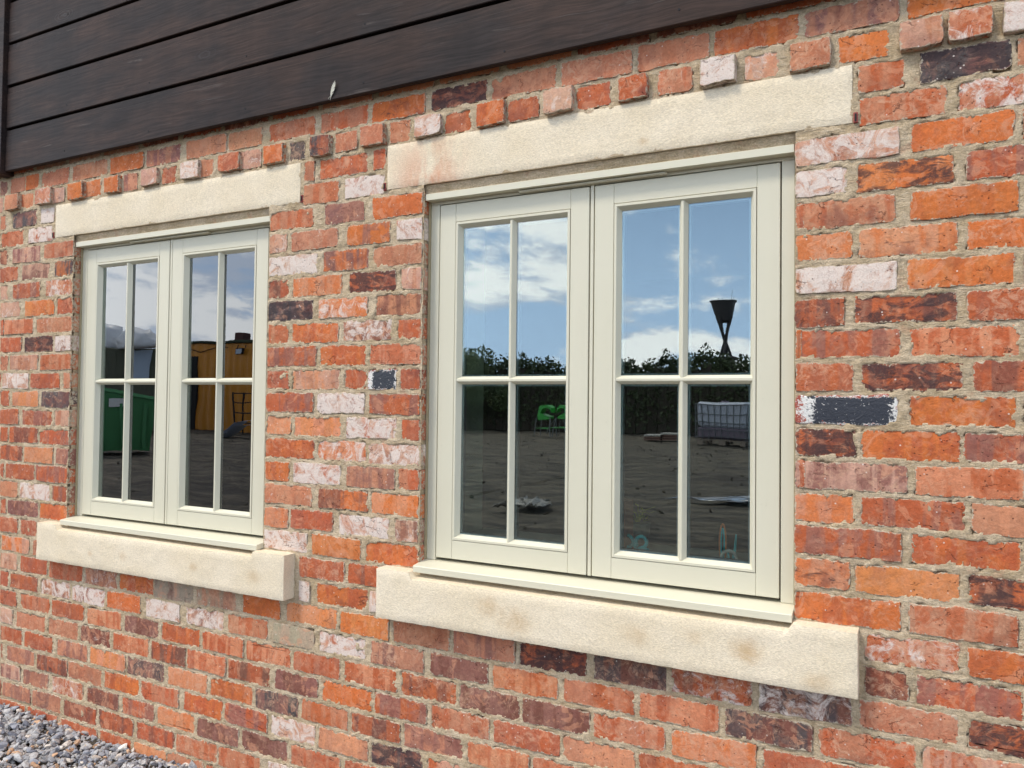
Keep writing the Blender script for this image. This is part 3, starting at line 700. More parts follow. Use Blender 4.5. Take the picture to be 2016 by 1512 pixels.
# --- windows
def profile_ring(x0, x1, z0, z1, prof): return MB().ring(x0, x1, z0, z1, prof)
def make_window(cx, label):
    w = empty('window', (cx, 0, 0), house, label=label)
    FO, SO = .5605, .5245                      # frame outer, sash outer half widths
    ZT, ZB = 2.034, .903                       # sash top and bottom
    fy = .040
    # outer frame: jambs, head, mullion, rebates behind the sashes
    for s in (-1, 1):
        a, b = sorted((s * FO, s * (SO + .0035)))
        MB().box(a, b, fy, .110, .893, 2.0372, .0012).build('jamb', M_PAINT, w)
        a, b = sorted((s * SO - s * .012, s * (SO + .0035)))
        MB().box(a, b, .082, .109, .90, 2.035).build('rebate', M_PAINT, w)
    MB().box(-FO, FO, fy + .0005, .110, 2.0375, 2.0690, .0012).build('head', M_PAINT, w)
    MB().box(-SO, SO, .0815, .1085, 2.022, 2.0375).build('rebate', M_PAINT, w)
    MB().box(-.0052, .0052, fy, .080, .902, 2.0372, .001).build('mullion', M_PAINT, w)
    MB().box(-.022, .022, .081, .108, .90, 2.022).build('rebate', M_PAINT, w)
    # drip moulding over the head
    MB().extr([(.008, 2.0475), (.008, 2.0665), (.011, 2.0685), (.0398, 2.0755), (.0398, 2.0475)], -FO - .0015, FO + .0015).build('drip_moulding', M_PAINT, w)
    # slim trickle vent under the drip
    MB().box(-.235, .225, .0235, .0395, 2.0395, 2.0465, .0025).box(-.229, .219, .0225, .0236, 2.0412, 2.0422).build('trickle_vent', M_PAINT, w)
    # cill: sloped top, nosing
    c = MB().extr([(-.031, .8640), (-.031, .8815), (-.0285, .8840), (.030, .8925), (.110, .8925), (.110, .868), (-.016, .868), (-.016, .8640)], -FO - .004, FO + .004)
    c.build('window_sill', M_PAINT, w)
    # sealant beads to the masonry
    for s in (-1, 1):
        a, b = sorted((s * (FO + .0002), s * (HO - .0003)))
        MB().box(a, b, .034, .055, .893, 2.07).build('sealant', M_SEAL, w)
    MB().extr([(.016, 2.0700), (.010, 2.0965), (.06, 2.0965), (.06, 2.077), (.0402, 2.077)], -HO, HO).build('mortar_fillet', M_MORTAR, w)
    for (sa, sb) in ((-SO, -.0088), (.0088, SO)):
        sy = fy - .0015; ST = .0585
        for (a, b) in ((sa, sa + ST), (sb - ST, sb)):
            MB().box(a, b, sy, .0795, ZB, ZT, .0012).build('stile', M_PAINT, w)
        for (a, b) in ((ZT - ST, ZT), (ZB, ZB + ST)):
            MB().box(sa + ST + .0004, sb - ST - .0004, sy + .0003, .079, a, b, .0010).build('rail', M_PAINT, w)
        ix0, ix1, iz0, iz1 = sa + ST, sb - ST, ZB + ST, ZT - ST
        # glazing bead, mitred, with a shadow groove to the sash
        profile_ring(ix0, ix1, iz0, iz1, [(.0016, sy + .010), (.0016, sy - .0004), (.0024, sy - .0012), (.0088, sy - .0012), (.0100, sy + .0006), (.0185, .0572), (.0185, .079), (.0016, .079)]).build('glazing_bead', M_PAINT, w)
        gx0, gx1, gz0, gz1 = ix0 + .0185, ix1 - .0185, iz0 + .0185, iz1 - .0185
        mx, mz = (gx0 + gx1) / 2, (gz0 + gz1) / 2
        hb = .0125
        MB().extr([(mx - hb, .0578), (mx - .0045, .0425), (mx - .0030, .0405), (mx + .0030, .0405), (mx + .0045, .0425), (mx + hb, .0578)], gz0 - .006, gz1 + .006, 'z').build('glazing_bar', M_PAINT, w)
        MB().extr([(.0576, mz - hb), (.0410, mz - .0050), (.0388, mz - .0030), (.0388, mz + .0030), (.0410, mz + .0050), (.0576, mz + hb)], gx0 - .0085, gx1 + .0085).build('glazing_bar', M_PAINT, w)
        for (a, b) in ((gx0, mx), (mx, gx1)):
            for (c_, d) in ((gz0, mz), (mz, gz1)):
                pm = MB().box(a + .0004, b - .0004, .0588, .0626, c_ + .0004, d - .0004)
                t1, t2 = random.uniform(-.0018, .0018), random.uniform(-.0009, .0009)      # glass never sits dead true
                pm.v = [(x, y + (x - (a + b) / 2) * t1 + (z - (c_ + d) / 2) * t2, z) for x, y, z in pm.v]
                pm.build('pane', M_GLASS, w)
                e0 = .0055 + (hb if a != gx0 else 0) ; e1 = .0055 + (hb if b != gx1 else 0)
                g0 = .0055 + (hb if c_ != gz0 else 0); g1 = .0055 + (hb if d != gz1 else 0)
                m_ = MB()
                for (p0, p1, q0, q1) in ((a + .0002, a + e0, c_ + .0002, d - .0002), (b - e1, b - .0002, c_ + .0002, d - .0002), (a + e0, b - e1, c_ + .0002, c_ + g0), (a + e0, b - e1, d - g1, d - .0002)):
                    m_.box(p0, p1, .0640, .0780, q0, q1)
                m_.build('spacer', M_SPACER, w)
    return w
make_window(WC[0], 'right cream casement window, reflecting sky, hedge and a dark tower')
make_window(WC[1], 'left cream casement window, reflecting a white cloud and orange shed')

# --- interior: plastered reveals and a plain dim room
M_PLASTER = simple('interior_plaster', (0.78, 0.80, 0.68), 0.8, 0.04, 6)
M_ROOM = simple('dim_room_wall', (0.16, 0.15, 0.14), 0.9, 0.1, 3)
M_BOARD = simple('white_window_board', (0.62, 0.62, 0.58), 0.5, 0.03, 10)
for a, b, c, d in OPEN:
    MB().box(a - .03, a + .020, .112, .375, c, d + .02).build('interior_reveal', M_PLASTER, house)
    MB().box(b - .020, b + .03, .112, .375, c, d + .02).build('interior_reveal', M_PLASTER, house)
    MB().box(a - .03, b + .03, .112, .375, d + .001, d + .04).build('interior_reveal', M_PLASTER, house)
    MB().box(a + .0205, b - .0205, .112, .40, c, .945, .003).build('window_board', M_BOARD, house)
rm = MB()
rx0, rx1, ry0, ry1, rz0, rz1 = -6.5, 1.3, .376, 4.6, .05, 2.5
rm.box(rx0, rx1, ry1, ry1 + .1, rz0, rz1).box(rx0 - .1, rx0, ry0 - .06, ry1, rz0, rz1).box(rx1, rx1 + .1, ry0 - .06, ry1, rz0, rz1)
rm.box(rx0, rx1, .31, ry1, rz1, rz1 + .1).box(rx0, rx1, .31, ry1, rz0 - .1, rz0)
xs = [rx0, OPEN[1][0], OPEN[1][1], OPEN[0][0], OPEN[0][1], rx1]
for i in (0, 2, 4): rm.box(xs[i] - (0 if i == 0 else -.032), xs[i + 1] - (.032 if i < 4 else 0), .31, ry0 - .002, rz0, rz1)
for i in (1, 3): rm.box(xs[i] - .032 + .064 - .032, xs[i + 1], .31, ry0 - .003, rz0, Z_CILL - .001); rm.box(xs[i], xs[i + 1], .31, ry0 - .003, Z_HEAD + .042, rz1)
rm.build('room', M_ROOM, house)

# --- timber cladding
clad = empty('cladding', (0, 0, 0), house, label='dark stained horizontal timber boarding above the brickwork')
CY = -.045; BZ0, BP = 2.417, .1957
def board(x0, x1, z0, rnd):
    j = rnd.uniform(-.0006, .0006)
    prof = [(CY + .024, z0 + .002), (CY + .002 + j, z0), (CY + j, z0 + .0025), (CY + j + .0006, z0 + .1545), (CY + j + .0030, z0 + .1565), (CY + j + .0032, z0 + .1832), (CY + j + .0045, z0 + .1845), (CY + .024, z0 + .1845)]
    return MB().extr(prof, x0, x1).build('board', M_TIMBER, clad)
for r_ in range(8):
    z0 = BZ0 + r_ * BP
    if r_ == 3: cuts = [-3.634, -2.816, 1.384, WX1]
    elif r_ == 5: cuts = [-3.634, -1.6, WX1]
    else: cuts = [-3.634, 0.9 + .37 * (r_ % 4), WX1]
    for a, b in zip(cuts[:-1], cuts[1:]): board(a + .0015, b - .0015, z0, random)
    board(WX0, -3.704, z0, random)
MB().box(-3.700, -3.638, CY - .018, .0, BZ0 - .012, 3.98, .002).build('corner_trim', M_TIMBER, clad)
MB().box(WX0, WX1, CY + .0245, .0, BZ0 + .012, 3.98).build('breather_membrane', M_BLACK, clad)
nail_me = None
for r_ in range(6):
    for x in [-3.2 + .53 * i for i in range(9)]:
        xx = x + random.uniform(-.006, .006); zz = BZ0 + r_ * BP + .036 + random.uniform(-.003, .003)
        if nail_me is None:
            t = MB().tube([(0, -.0006, 0), (0, .006, 0)], .0034, 8); nail_me = mesh_from('nail', t.v, t.f, M_BLACK)
        o = link('nail', nail_me, clad); o.location = (xx, CY, zz)
# roofline above, outside the frame
MB().box(WX0 - .1, WX1 + .1, -.35, .35, 3.99, 4.07, .004).build('roof', M_BLACK, house)

# --- feather stuck to the lowest board
M_FEATHER = simple('cream_feather', alb((226, 222, 204)), 0.8, 0.2, 300)
fv = MB(); base = Vector((-1.742, CY - .002, 2.4275)); tip = Vector((-1.722, CY - .006, 2.472))
ax = (tip - base).normalized(); sd = ax.cross(Vector((0, -1, 0))).normalized()
prev = None
for side in (-1, 1):
    for i in range(22):
        t = i / 21; p = base + (tip - base) * t
        wd = .0088 * math.sin(math.pi * min(1, t * .92 + .08)) ** .7 * (0.8 if side < 0 else 1)
        if i in (5, 6, 12) and side > 0: wd *= .4
        q0 = p + sd * side * .0003; q1 = p + sd * side * wd + ax * .006 + Vector((0, -.0010 * ((i * 7) % 3), 0))
        wv = ax * .0014; th = Vector((0, -.0005, 0))
        fv.add([q0 - wv, q0 + wv, q1 + wv * .6, q1 - wv * .6, q0 - wv + th, q0 + wv + th, q1 + wv * .6 + th, q1 - wv * .6 + th],
               [(0, 1, 2, 3), (4, 7, 6, 5), (0, 4, 5, 1), (1, 5, 6, 2), (2, 6, 7, 3), (3, 7, 4, 0)])
fv.tube([base - ax * .012 + sd * .001, base, tip], [.0006, .0007, .0003], 5)
fv.tube([base + ax * .004, base - ax * .004 - sd * .006, base - ax * .011 - sd * .0085], [.0006, .0005, .0003], 5)
fv.build('feather', M_FEATHER, None, label='small cream feather stuck on the lowest dark board left of centre', category='feather')

# ================================================================== GROUND AND GRAVEL
def ground_material():
    m, g = mat_new('trodden_soil')
    P = g.new('ShaderNodeNewGeometry').outputs['Position']
    n = g.noise(g.scale(P, (0.5, 1.2, 1)), 2.2, 10, 0.72, 0.8); f = g.noise(P, 16, 8, 0.8); b = g.noise(g.scale(P, (0.12, 0.5, 1)), 0.9, 6, 0.6, 0.8)
    col = g.mix(g.ramp(n, 0.35, 0.65), alb((56, 50, 42), .8), alb((122, 112, 95), .8))
    col = g.mix(g.ramp(b, 0.55, 0.68, 0, 0.7), col, alb((62, 54, 48), .8))
    t = g.ramp(f, 0.35, 0.65, 0.55, 1.35)
    col = g.mix(1.0, col, g.new('ShaderNodeCombineColor', {0: t, 1: t, 2: t}).outputs[0], 'MULTIPLY')
    h = g.math('ADD', g.math('MULTIPLY', n, 1.0), g.math('MULTIPLY', f, 0.15))
    finish(g, col, 0.95, bump(g, h, 1.0, 0.12))
    return m
M_SOIL = ground_material()
nx, ny = 260, 260
gx = np.sign(np.linspace(-1, 1, nx)) * np.abs(np.linspace(-1, 1, nx)) ** 2.2 * 400 - 6
gy = np.concatenate([np.linspace(6, -40, 170), -40 - np.linspace(0, 1, 91)[1:] ** 2 * 460])
co = np.zeros((nx, len(gy), 3)); co[..., 0] = gx[:, None]; co[..., 1] = gy[None]
near = np.clip((-gy - 1.6) / 3, 0, 1)[None] * np.clip((60 - np.abs(gx + 6)) / 30, 0, 1)[:, None]
co[..., 2] = -.03 + near * (.012 * vnoise(nx, len(gy), 3, 71) + .016 * vnoise(nx, len(gy), 1.3, 72))
idx = np.arange(nx * len(gy)).reshape(nx, len(gy))
q = np.stack([idx[:-1, :-1], idx[:-1, 1:], idx[1:, 1:], idx[1:, :-1]], -1).reshape(-1, 4)
link('ground', np_mesh('ground', co.reshape(-1, 3), q, M_SOIL, True), None, kind='structure', label='bare brown soil of the yard in front of the house')

def gravel_material():
    m, g = mat_new('slate_gravel')
    P = g.new('ShaderNodeNewGeometry').outputs['Position']
    r = g.new('ShaderNodeAttribute', attribute_name='rnd').outputs['Fac']
    cr = g.new('ShaderNodeValToRGB', {0: r}); e = cr.color_ramp.elements
    cr.color_ramp.interpolation = 'CONSTANT'
    stops = [(0, (138, 137, 137)), (.16, (154, 152, 150)), (.34, (126, 126, 129)), (.5, (160, 158, 156)), (.64, (134, 136, 142)), (.76, (98, 100, 108)), (.84, (180, 170, 158)), (.90, (176, 142, 112)), (.95, (150, 146, 144)), (.98, (206, 200, 188))]
    GK = 1.25; e[0].position = 0; e[0].color = (*alb(stops[0][1], GK), 1); e[1].position = stops[1][0]; e[1].color = (*alb(stops[1][1], GK), 1)
    for p_, c_ in stops[2:]:
        n_ = e.new(p_); n_.color = (*alb(c_, GK), 1)
    f = g.noise(P, 130, 6, 0.7, 0.5); v = g.noise(P, 45, 4, 0.6)
    t = g.ramp(f, 0.3, 0.7, 0.75, 1.2)
    col = g.mix(1.0, cr.outputs[0], g.new('ShaderNodeCombineColor', {0: t, 1: t, 2: t}).outputs[0], 'MULTIPLY')
    col = g.mix(g.ramp(v, 0.6, 0.72, 0, .35), col, alb((190, 178, 160)))
    finish(g, col, 0.8, bump(g, f, 0.8, 0.002))
    return m
M_GRAVEL = gravel_material()
# base icosahedron, squashed and jittered per stone
ph = (1 + 5 ** .5) / 2
ico = np.array([(-1, ph, 0), (1, ph, 0), (-1, -ph, 0), (1, -ph, 0), (0, -1, ph), (0, 1, ph), (0, -1, -ph), (0, 1, -ph), (ph, 0, -1), (ph, 0, 1), (-ph, 0, -1), (-ph, 0, 1)]) / math.sqrt(1 + ph * ph)
icf = np.array([(0, 11, 5), (0, 5, 1), (0, 1, 7), (0, 7, 10), (0, 10, 11), (1, 5, 9), (5, 11, 4), (11, 10, 2), (10, 7, 6), (7, 1, 8), (3, 9, 4), (3, 4, 2), (3, 2, 6), (3, 6, 8), (3, 8, 9), (4, 9, 5), (2, 4, 11), (6, 2, 10), (8, 6, 7), (9, 8, 1)])
def stones(n, x0, x1, y0, y1, zf, smin, smax, r):
    c = np.stack([r.uniform(x0, x1, n), r.uniform(y0, y1, n), np.zeros(n)], 1)
    c[:, 2] = zf(c[:, 0], c[:, 1]) + r.uniform(-.014, .010, n)
    s = r.uniform(smin, smax, n) * r.choice([.55, .8, 1, 1.15], n)
    dim = np.stack([s * r.uniform(.8, 1.35, n), s * r.uniform(.6, 1.0, n), s * r.uniform(.40, .75, n)], 1)
    P = ico[None] * r.uniform(.58, 1.15, (n, 12, 1)) * dim[:, None]
    a = r.uniform(0, 6.28, n); b = r.uniform(-.7, .7, n); c_ = r.uniform(-.7, .7, n)
    def rot_(P, ang, i, j):
        ca, sa = np.cos(ang)[:, None], np.sin(ang)[:, None]; A = P[..., i] * ca - P[..., j] * sa; B = P[..., i] * sa + P[..., j] * ca
        P = P.copy(); P[..., i] = A; P[..., j] = B; return P
    P = rot_(P, a, 0, 1); P = rot_(P, b, 0, 2); P = rot_(P, c_, 1, 2)
    P = P + c[:, None]
    F = icf[None] + (np.arange(n) * 12)[:, None, None]
    return P.reshape(-1, 3), F.reshape(-1, 3), np.repeat(r.random(n), 12)
r = np.random.default_rng(5)
zf = lambda x, y: .012 + .022 * np.clip((-y) / .5, 0, 1) + .008 * np.sin(x * 5 + y * 3)
sets = [stones(11000, -4.1, -1.2, -1.15, .012, zf, .013, .022, r), stones(5200, WX0, -4.1, -1.15, .01, zf, .013, .022, r), stones(16000, -1.2, WX1, -1.15, .01, zf, .013, .022, r), stones(9000, -4.1, -1.2, -1.15, .012, zf, .004, .009, r)]
V_ = []; Fq = []; Rn = []; off = 0
for a, b, c in sets: V_.append(a); Fq.append(b + off); Rn.append(c); off += len(a)
V_ = np.vstack(V_); Fq = np.vstack(Fq); Rn = np.concatenate(Rn)
V_[:, 1] = np.minimum(V_[:, 1], .006)
gm = np_mesh('gravel', V_, Fq, M_GRAVEL, False)
a = gm.attributes.new('rnd', 'FLOAT', 'POINT'); a.data.foreach_set('value', Rn.astype(np.float32))
link('gravel', gm, None, kind='stuff', label='grey slate gravel strip along the foot of the brick wall')
bed = MB().box(WX0, WX1, -1.18, -.001, -.028, .004); bed.build('gravel_bed', M_SOIL, None, kind='structure', label='dark soil under the gravel strip')

# clods and stones strewn over the yard
r = np.random.default_rng(15)
zc0 = lambda x, y: -.02 + 0 * x
cl_v, cl_f, cl_r = stones(2600, -34, 6, -31, -2.6, zc0, .012, .045, r)
link('yard_rubble', np_mesh('yard_rubble', cl_v, cl_f, M_SOIL, False), None, kind='stuff', label='clods and small stones scattered over the bare yard soil')

# ================================================================== THE YARD SEEN IN THE GLASS
# hedge: leaf sized faces on a rough bank
def leafy(name, n, sampler, size, mat, r, parent=None, **props):
    c, s = sampler(n, r)
    d = r.standard_normal((n, 3)); d /= np.linalg.norm(d, axis=1)[:, None]
    e = np.cross(d, r.standard_normal((n, 3))); e /= np.linalg.norm(e, axis=1)[:, None]
    f = np.cross(d, e); sz = (size * r.uniform(.6, 1.4, n))[:, None]
    P = np.stack([c - e * sz * .5, c + f * sz * .28, c + e * sz * .5, c - f * sz * .28], 1)
    F = np.arange(n * 4).reshape(n, 4)
    me = np_mesh(name, P.reshape(-1, 3), F, mat, False)
    return link(name, me, parent, **props)
def leaf_material(name, a, b):
    m, g = mat_new(name)
    P = g.new('ShaderNodeNewGeometry').outputs['Position']
    n = g.noise(P, 0.9, 5, 0.6); f = g.noise(P, 9, 3, 0.6)
    col = g.mix(g.ramp(g.math('ADD', g.math('MULTIPLY', n, .6), g.math('MULTIPLY', f, .4)), .35, .65), a, b)
    finish(g, col, 0.7)
    return m
M_HEDGE = leaf_material('hedge_leaves', (0.035, 0.052, 0.02), (0.07, 0.095, 0.036))
M_TREE = leaf_material('tree_leaves', (0.05, 0.08, 0.03), (0.12, 0.16, 0.055))
M_STEM = simple('dark_bark', (0.05, 0.04, 0.03), 0.9)
def hprof(x):
    return 3.30 + .12 * np.sin(x * .55) + .12 * np.sin(x * 1.37 + 1) + .12 * np.sin(x * 3.1 + 2) + .10 * np.sin(x * 7.3)
def hedge_s(n, r):
    x = r.uniform(-42, 22, n); t = r.random(n) ** .55; z = t * hprof(x) * r.choice([1, 1, 1, 1.04, 1.10], n)
    y = -33 - r.uniform(-.9, .9, n) * (1.15 - .7 * t)
    return np.stack([x, y, z], 1), None
r = np.random.default_rng(9)
leafy('hedge', 90000, hedge_s, .19, M_HEDGE, r, kind='stuff', label='long dark green hedge across the far side of the yard')
hb = MB()
for x in np.arange(-42, 22, .5): hb.box(x, x + .5, -33.5, -32.6, -.02, float(hprof(x + .25)) - .45, .05)
bpy.context.view_layer.update()
hb.build('hedge_core', M_STEM, bpy.data.objects['hedge'])
def tree(x, y, h, wd, n, label, seed):
    t = empty('bushy_tree', (x, y, 0), label=label, category='tree')
    MB().tube([(0, 0, -.05), (.05, 0, h * .3), (0, .05, h * .62), (.05, 0, h * .85)], [.12, .09, .06, .02], 8).tube([(.03, 0, h * .3), (wd * .3, .1, h * .6)], [.05, .02], 6).tube([(.03, 0, h * .35), (-wd * .32, -.1, h * .62)], [.05, .02], 6).build('trunk', M_STEM, t)
    cl = np.random.default_rng(seed); k = 16
    cc = np.stack([cl.uniform(-.5, .5, k) * wd, cl.uniform(-.5, .5, k) * wd, h * cl.uniform(.35, .9, k)], 1); cr_ = cl.uniform(.16, .28, k) * wd
    def smp(n, r):
        i = r.integers(0, k, n); d = r.standard_normal((n, 3)); d /= np.linalg.norm(d, axis=1)[:, None]
        return cc[i] + d * (cr_[i] * r.random(n) ** .35)[:, None], None
    leafy('crown', n, smp, .15, M_TREE, cl, t)
    return t
def RF(s, h, L):           # a place in the yard from the direction in which the glass shows it
    R_ = L + 2.17
    return s * R_, 1.40 + h * R_
tree(RF(-.60, 0, 30.5)[0], -30.5, 4.2, 3.0, 9000, 'rounded pale green tree rising above the hedge at its left', 3)
tree(RF(-.655, 0, 31)[0], -31.0, 4.4, 3.0, 9000, 'dark rounded tree behind the pale one, left end of the hedge', 4)

# tower: dark tub on crossed legs
M_STEEL = simple('dark_steel', (0.028, 0.026, 0.028), 0.6, 0.2, 6)
L = 44; tx, tzt = RF(-.2134, .130, L)
tw = empty('tub_tower', (tx, -L, 0), label='dark tub on tall crossed steel legs standing behind the hedge', category='tower')
sc = (L + 2.17)
rt, rb = .0152 * sc, .0096 * sc; zt_, zb_ = tzt, 1.4 + .107 * sc
tub = MB(); n = 16
ringp = lambda rr, z: [(rr * math.cos(2 * math.pi * k / n), rr * math.sin(2 * math.pi * k / n), z) for k in range(n)]
prof = [(rb * .55, zb_ - .12), (rb, zb_), (rt, zt_), (rt * 1.10, zt_), (rt * 1.10, zt_ + .07), (rt * .93, zt_ + .07), (rb * .9, zb_ + .08)]
v = [p for a_, z_ in prof for p in ringp(a_, z_)]
f = [(i * n + k, i * n + (k + 1) % n, (i + 1) * n + (k + 1) % n, (i + 1) * n + k) for i in range(len(prof) - 1) for k in range(n)]
f.append(tuple(range(n))[::-1]); f.append(tuple((len(prof) - 1) * n + k for k in range(n)))
tub.add(v, f); tub.build('tub', M_STEEL, tw)
zleg = 4.15
for k in range(4):
    a0 = 2 * math.pi * k / 4 + .35; a1 = a0 + math.pi * .93
    MB().tube([(rb * 1.15 * math.cos(a0), rb * 1.15 * math.sin(a0), zb_ + .25), (.0075 * sc * math.cos(a1), .0075 * sc * math.sin(a1), zleg)], .078, 6).build('leg', M_STEEL, tw)
MB().box(-.48, .48, -.48, .48, -.05, 4.0, .04).box(-.60, .60, -.60, .60, 4.0, 4.16, .03).build('plinth', simple('dark_concrete', (.05, .05, .05), .9), tw)
for (dx, hh) in ((-.3, .28), (-.1, .25), (.42, .75), (.55, .35)):
    MB().tube([(dx, 0, zt_), (dx + .05, 0, zt_ + hh)], .012, 5).build('aerial', M_STEEL, tw)

# two caged liquid containers on pallets
M_IBC = simple('cloudy_white_plastic', (0.46, 0.49, 0.56), 0.5, 0.1, 3)
M_CAGE = simple('galvanised_cage', (0.10, 0.11, 0.12), 0.5, 0.2, 8)
M_PURP = simple('dark_liquid_level', (0.17, 0.13, 0.17), 0.5, 0.1, 3)
M_WOOD = simple('weathered_pallet_wood', (0.24, 0.19, 0.15), 0.9, 0.3, 6)
def ibc(x, y, label):
    t = empty('liquid_tank', (x, y, 0), label=label, category='tank')
    MB().box(-.56, .56, -.46, .46, .50, 1.13, .06).build('bottle', M_IBC, t)
    MB().box(-.562, .562, -.462, .462, .17, .497, .04).build('bottle_base', M_PURP, t)
    MB().tube([(0, 0, 1.131), (0, 0, 1.17)], .09, 12).build('cap', M_PURP, t)
    for z in (.22, .42, .62, .84, 1.06):
        MB().ring(-.6, .6, -.5, .5, [(0, z), (0, z + .02), (.02, z + .02), (.02, z)]).build('cage_hoop', M_CAGE, t)
    o = [c for c in t.children if c.name.startswith('cage_hoop')]
    for c in o:                                          # ring() lies in XZ: swing it flat
        for vt in c.data.vertices: x_, y_, z_ = vt.co; vt.co = (x_, z_, y_)
        c.data.flip_normals()
    for i in range(9):
        xx = -.59 + i * 1.18 / 8
        for yy in (-.495, .495): MB().box(xx - .009, xx + .009, yy - .009, yy + .009, .15, 1.08).build('cage_bar', M_CAGE, t)
    for yy in (-.3, 0, .3):
        for xx in (-.59, .59): MB().box(xx - .009, xx + .009, yy - .009, yy + .009, .15, 1.08).build('cage_bar', M_CAGE, t)
    for yy in (-.42, 0, .42):
        MB().box(-.6, .6, yy - .05, yy + .05, .11, .145).build('pallet_board', M_WOOD, t)
        for xx in (-.5, 0, .5): MB().box(xx - .07, xx + .07, yy - .05, yy + .05, 0, .108).build('pallet_block', M_WOOD, t)
    return t
ix, _ = RF(-.2434, 0, 23.5)
a = ibc(RF(-.2434, 0, 25)[0] + .86, -25, 'white caged liquid tank on a pallet beside the low plank stacks')
a.scale = (1.42, 1.42, 1.30)
# low stacks of planks
px_, _ = RF(-.3154, 0, 26); px2, _ = RF(-.272, 0, 26)
for i, (x0, x1, nl, lab) in enumerate(((px_, px_ + .72, 3, 'low stack of reddish planks with a pale top, beside the tanks'), (px2 - .62, px2 + .2, 4, 'slightly higher plank stack next to the liquid tanks'))):
    t = empty('plank_stack', ((x0 + x1) / 2, -26, 0), label=lab, category='planks')
    mt = simple('red_brown_plank', (.16, .09, .07), .9, .2, 5); mp = simple('pale_plank', (.42, .40, .36), .9, .1, 5)
    for k in range(nl):
        for j in range(3):
            MB().box(-(x1 - x0) / 2, (x1 - x0) / 2 + random.uniform(-.05, .05), -.35 + j * .24, -.35 + j * .24 + .2, .03 + k * .075, .03 + k * .075 + .06, .005).build('plank', mp if k == nl - 1 else mt, t)
# green machines with open frames
M_GREEN = simple('bright_green_paint', (.03, .34, .04), .4, .1, 3)
M_GREY = simple('grey_metal', (.16, .17, .16), .5, .2, 5)
def green_machine(x, y, label, flip=1):
    t = empty('green_hopper', (x, y, 0), label=label, category='machine', group='green hoppers by the hedge')
    pr = [(-.36, .86), (-.30, 1.22), (-.24, 1.30), (.16, 1.33), (.34, 1.20), (.36, .98), (.30, 1.12), (.14, 1.20), (-.10, 1.17), (-.2, .98), (.30, .80), (.28, .72), (-.3, .70)]
    m = MB(); v = [(flip * a_ * .8, -.22, b_) for a_, b_ in pr] + [(flip * a_ * .8, .22, b_) for a_, b_ in pr]; k = len(pr)
    m.add(v, [(i, (i + 1) % k, k + (i + 1) % k, k + i) for i in range(k)] + [tuple(range(k)), tuple(range(k, 2 * k))[::-1]])
    m.build('hopper', M_GREEN, t)
    for xx in (-.34, .32):
        for yy in (-.27, .27): MB().tube([(flip * xx * .9, yy, .78), (flip * xx * 1.15, yy * 1.1, 0)], .022, 6).build('leg', M_GREY, t)
    MB().tube([(-.35, -.28, .35), (.35, -.28, .35)], .018, 6).tube([(-.35, .28, .35), (.35, .28, .35)], .018, 6).build('crossbar', M_GREEN, t)
    MB().tube([(flip * .3, -.32, .75), (flip * .05, -.34, .45), (flip * -.1, -.34, .1)], .02, 6).build('hose', M_GREY, t)
green_machine(RF(-.463, 0, 27)[0], -27, 'bright green hopper on a leggy frame, left of the two by the hedge')
green_machine(RF(-.438, 0, 27)[0], -27.2, 'bright green hopper on a leggy frame, right of the two by the hedge', -1)
# plastic sheet on the soil
def sheet(name, cx, cy, wx, wy, amp, mat, seed, **props):
    nx_, ny_ = 26, 18; h = amp * np.abs(vnoise(nx_, ny_, 3.2, seed)) + amp * .4 * np.abs(vnoise(nx_, ny_, 1.4, seed + 1))
    u = np.linspace(-.5, .5, nx_)[:, None] + 0 * np.zeros(ny_)[None]; w_ = np.linspace(-.5, .5, ny_)[None] + 0 * np.zeros(nx_)[:, None]
    co = np.stack([cx + u * wx * (1 + .3 * w_) + .1 * vnoise(nx_, ny_, 4, seed + 2), cy + w_ * wy + .15 * vnoise(nx_, ny_, 5, seed + 3), .03 + h], -1)
    idx = np.arange(nx_ * ny_).reshape(nx_, ny_); q = np.stack([idx[:-1, :-1], idx[1:, :-1], idx[1:, 1:], idx[:-1, 1:]], -1).reshape(-1, 4)
    o = link(name, np_mesh(name, co.reshape(-1, 3), q, mat, True), None, **props)
    md = o.modifiers.new('thickness', 'SOLIDIFY'); md.thickness = .004
    return o
M_SHEET = simple('grey_plastic_sheet', (.20, .19, .17), .5, .2, 6)
sx_, _ = RF(-.488, 0, 7.2)
sheet('plastic_sheet', sx_, -7.2, .42, .7, .05, M_SHEET, 81, label='crumpled grey plastic sheet lying on the bare soil nearest the house', category='sheet')
M_WET = simple('wet_pale_mud', (.20, .20, .21), .12, .2, 3)
pxx, _ = RF(-.205, 0, 9)
sheet('puddle', pxx, -9.0, 1.6, .45, .012, M_WET, 91, label='pale shallow puddle on the soil in front of the tanks', kind='structure')

# orange shed with a dark doorway
M_ORANGE = simple('orange_corrugated_steel', (.62, .25, .02), .5, .12, 2)
L = 22.5
x0, zt_ = RF(-1.2106, .106, L); x1, _ = RF(-1.0359, 0, L); x1 += 2.2
sh = empty('orange_shed', ((x0 + x1) / 2, -L, 0), label='orange corrugated shed with a dark doorway at its left', category='shed')
cx = (x0 + x1) / 2; W2 = (x1 - x0) / 2
m = MB(); prof = []; nn = 60
for i in range(nn + 1):
    xx = -W2 + 2 * W2 * i / nn; prof.append((xx, (0, .035, .035, 0)[i % 4]))
pv = [(a_, b_, 0) for a_, b_ in prof] + [(a_, b_, zt_ - .12) for a_, b_ in prof]; k = nn + 1
m.add(pv, [(i, i + 1, k + i + 1, k + i) for i in range(nn)])
o = m.build('wall', M_ORANGE, sh); md = o.modifiers.new('thickness', 'SOLIDIFY'); md.thickness = .03
MB().box(-W2, W2, -2.6, -.05, 0, zt_ - .12, .02).build('wall', M_ORANGE, sh)
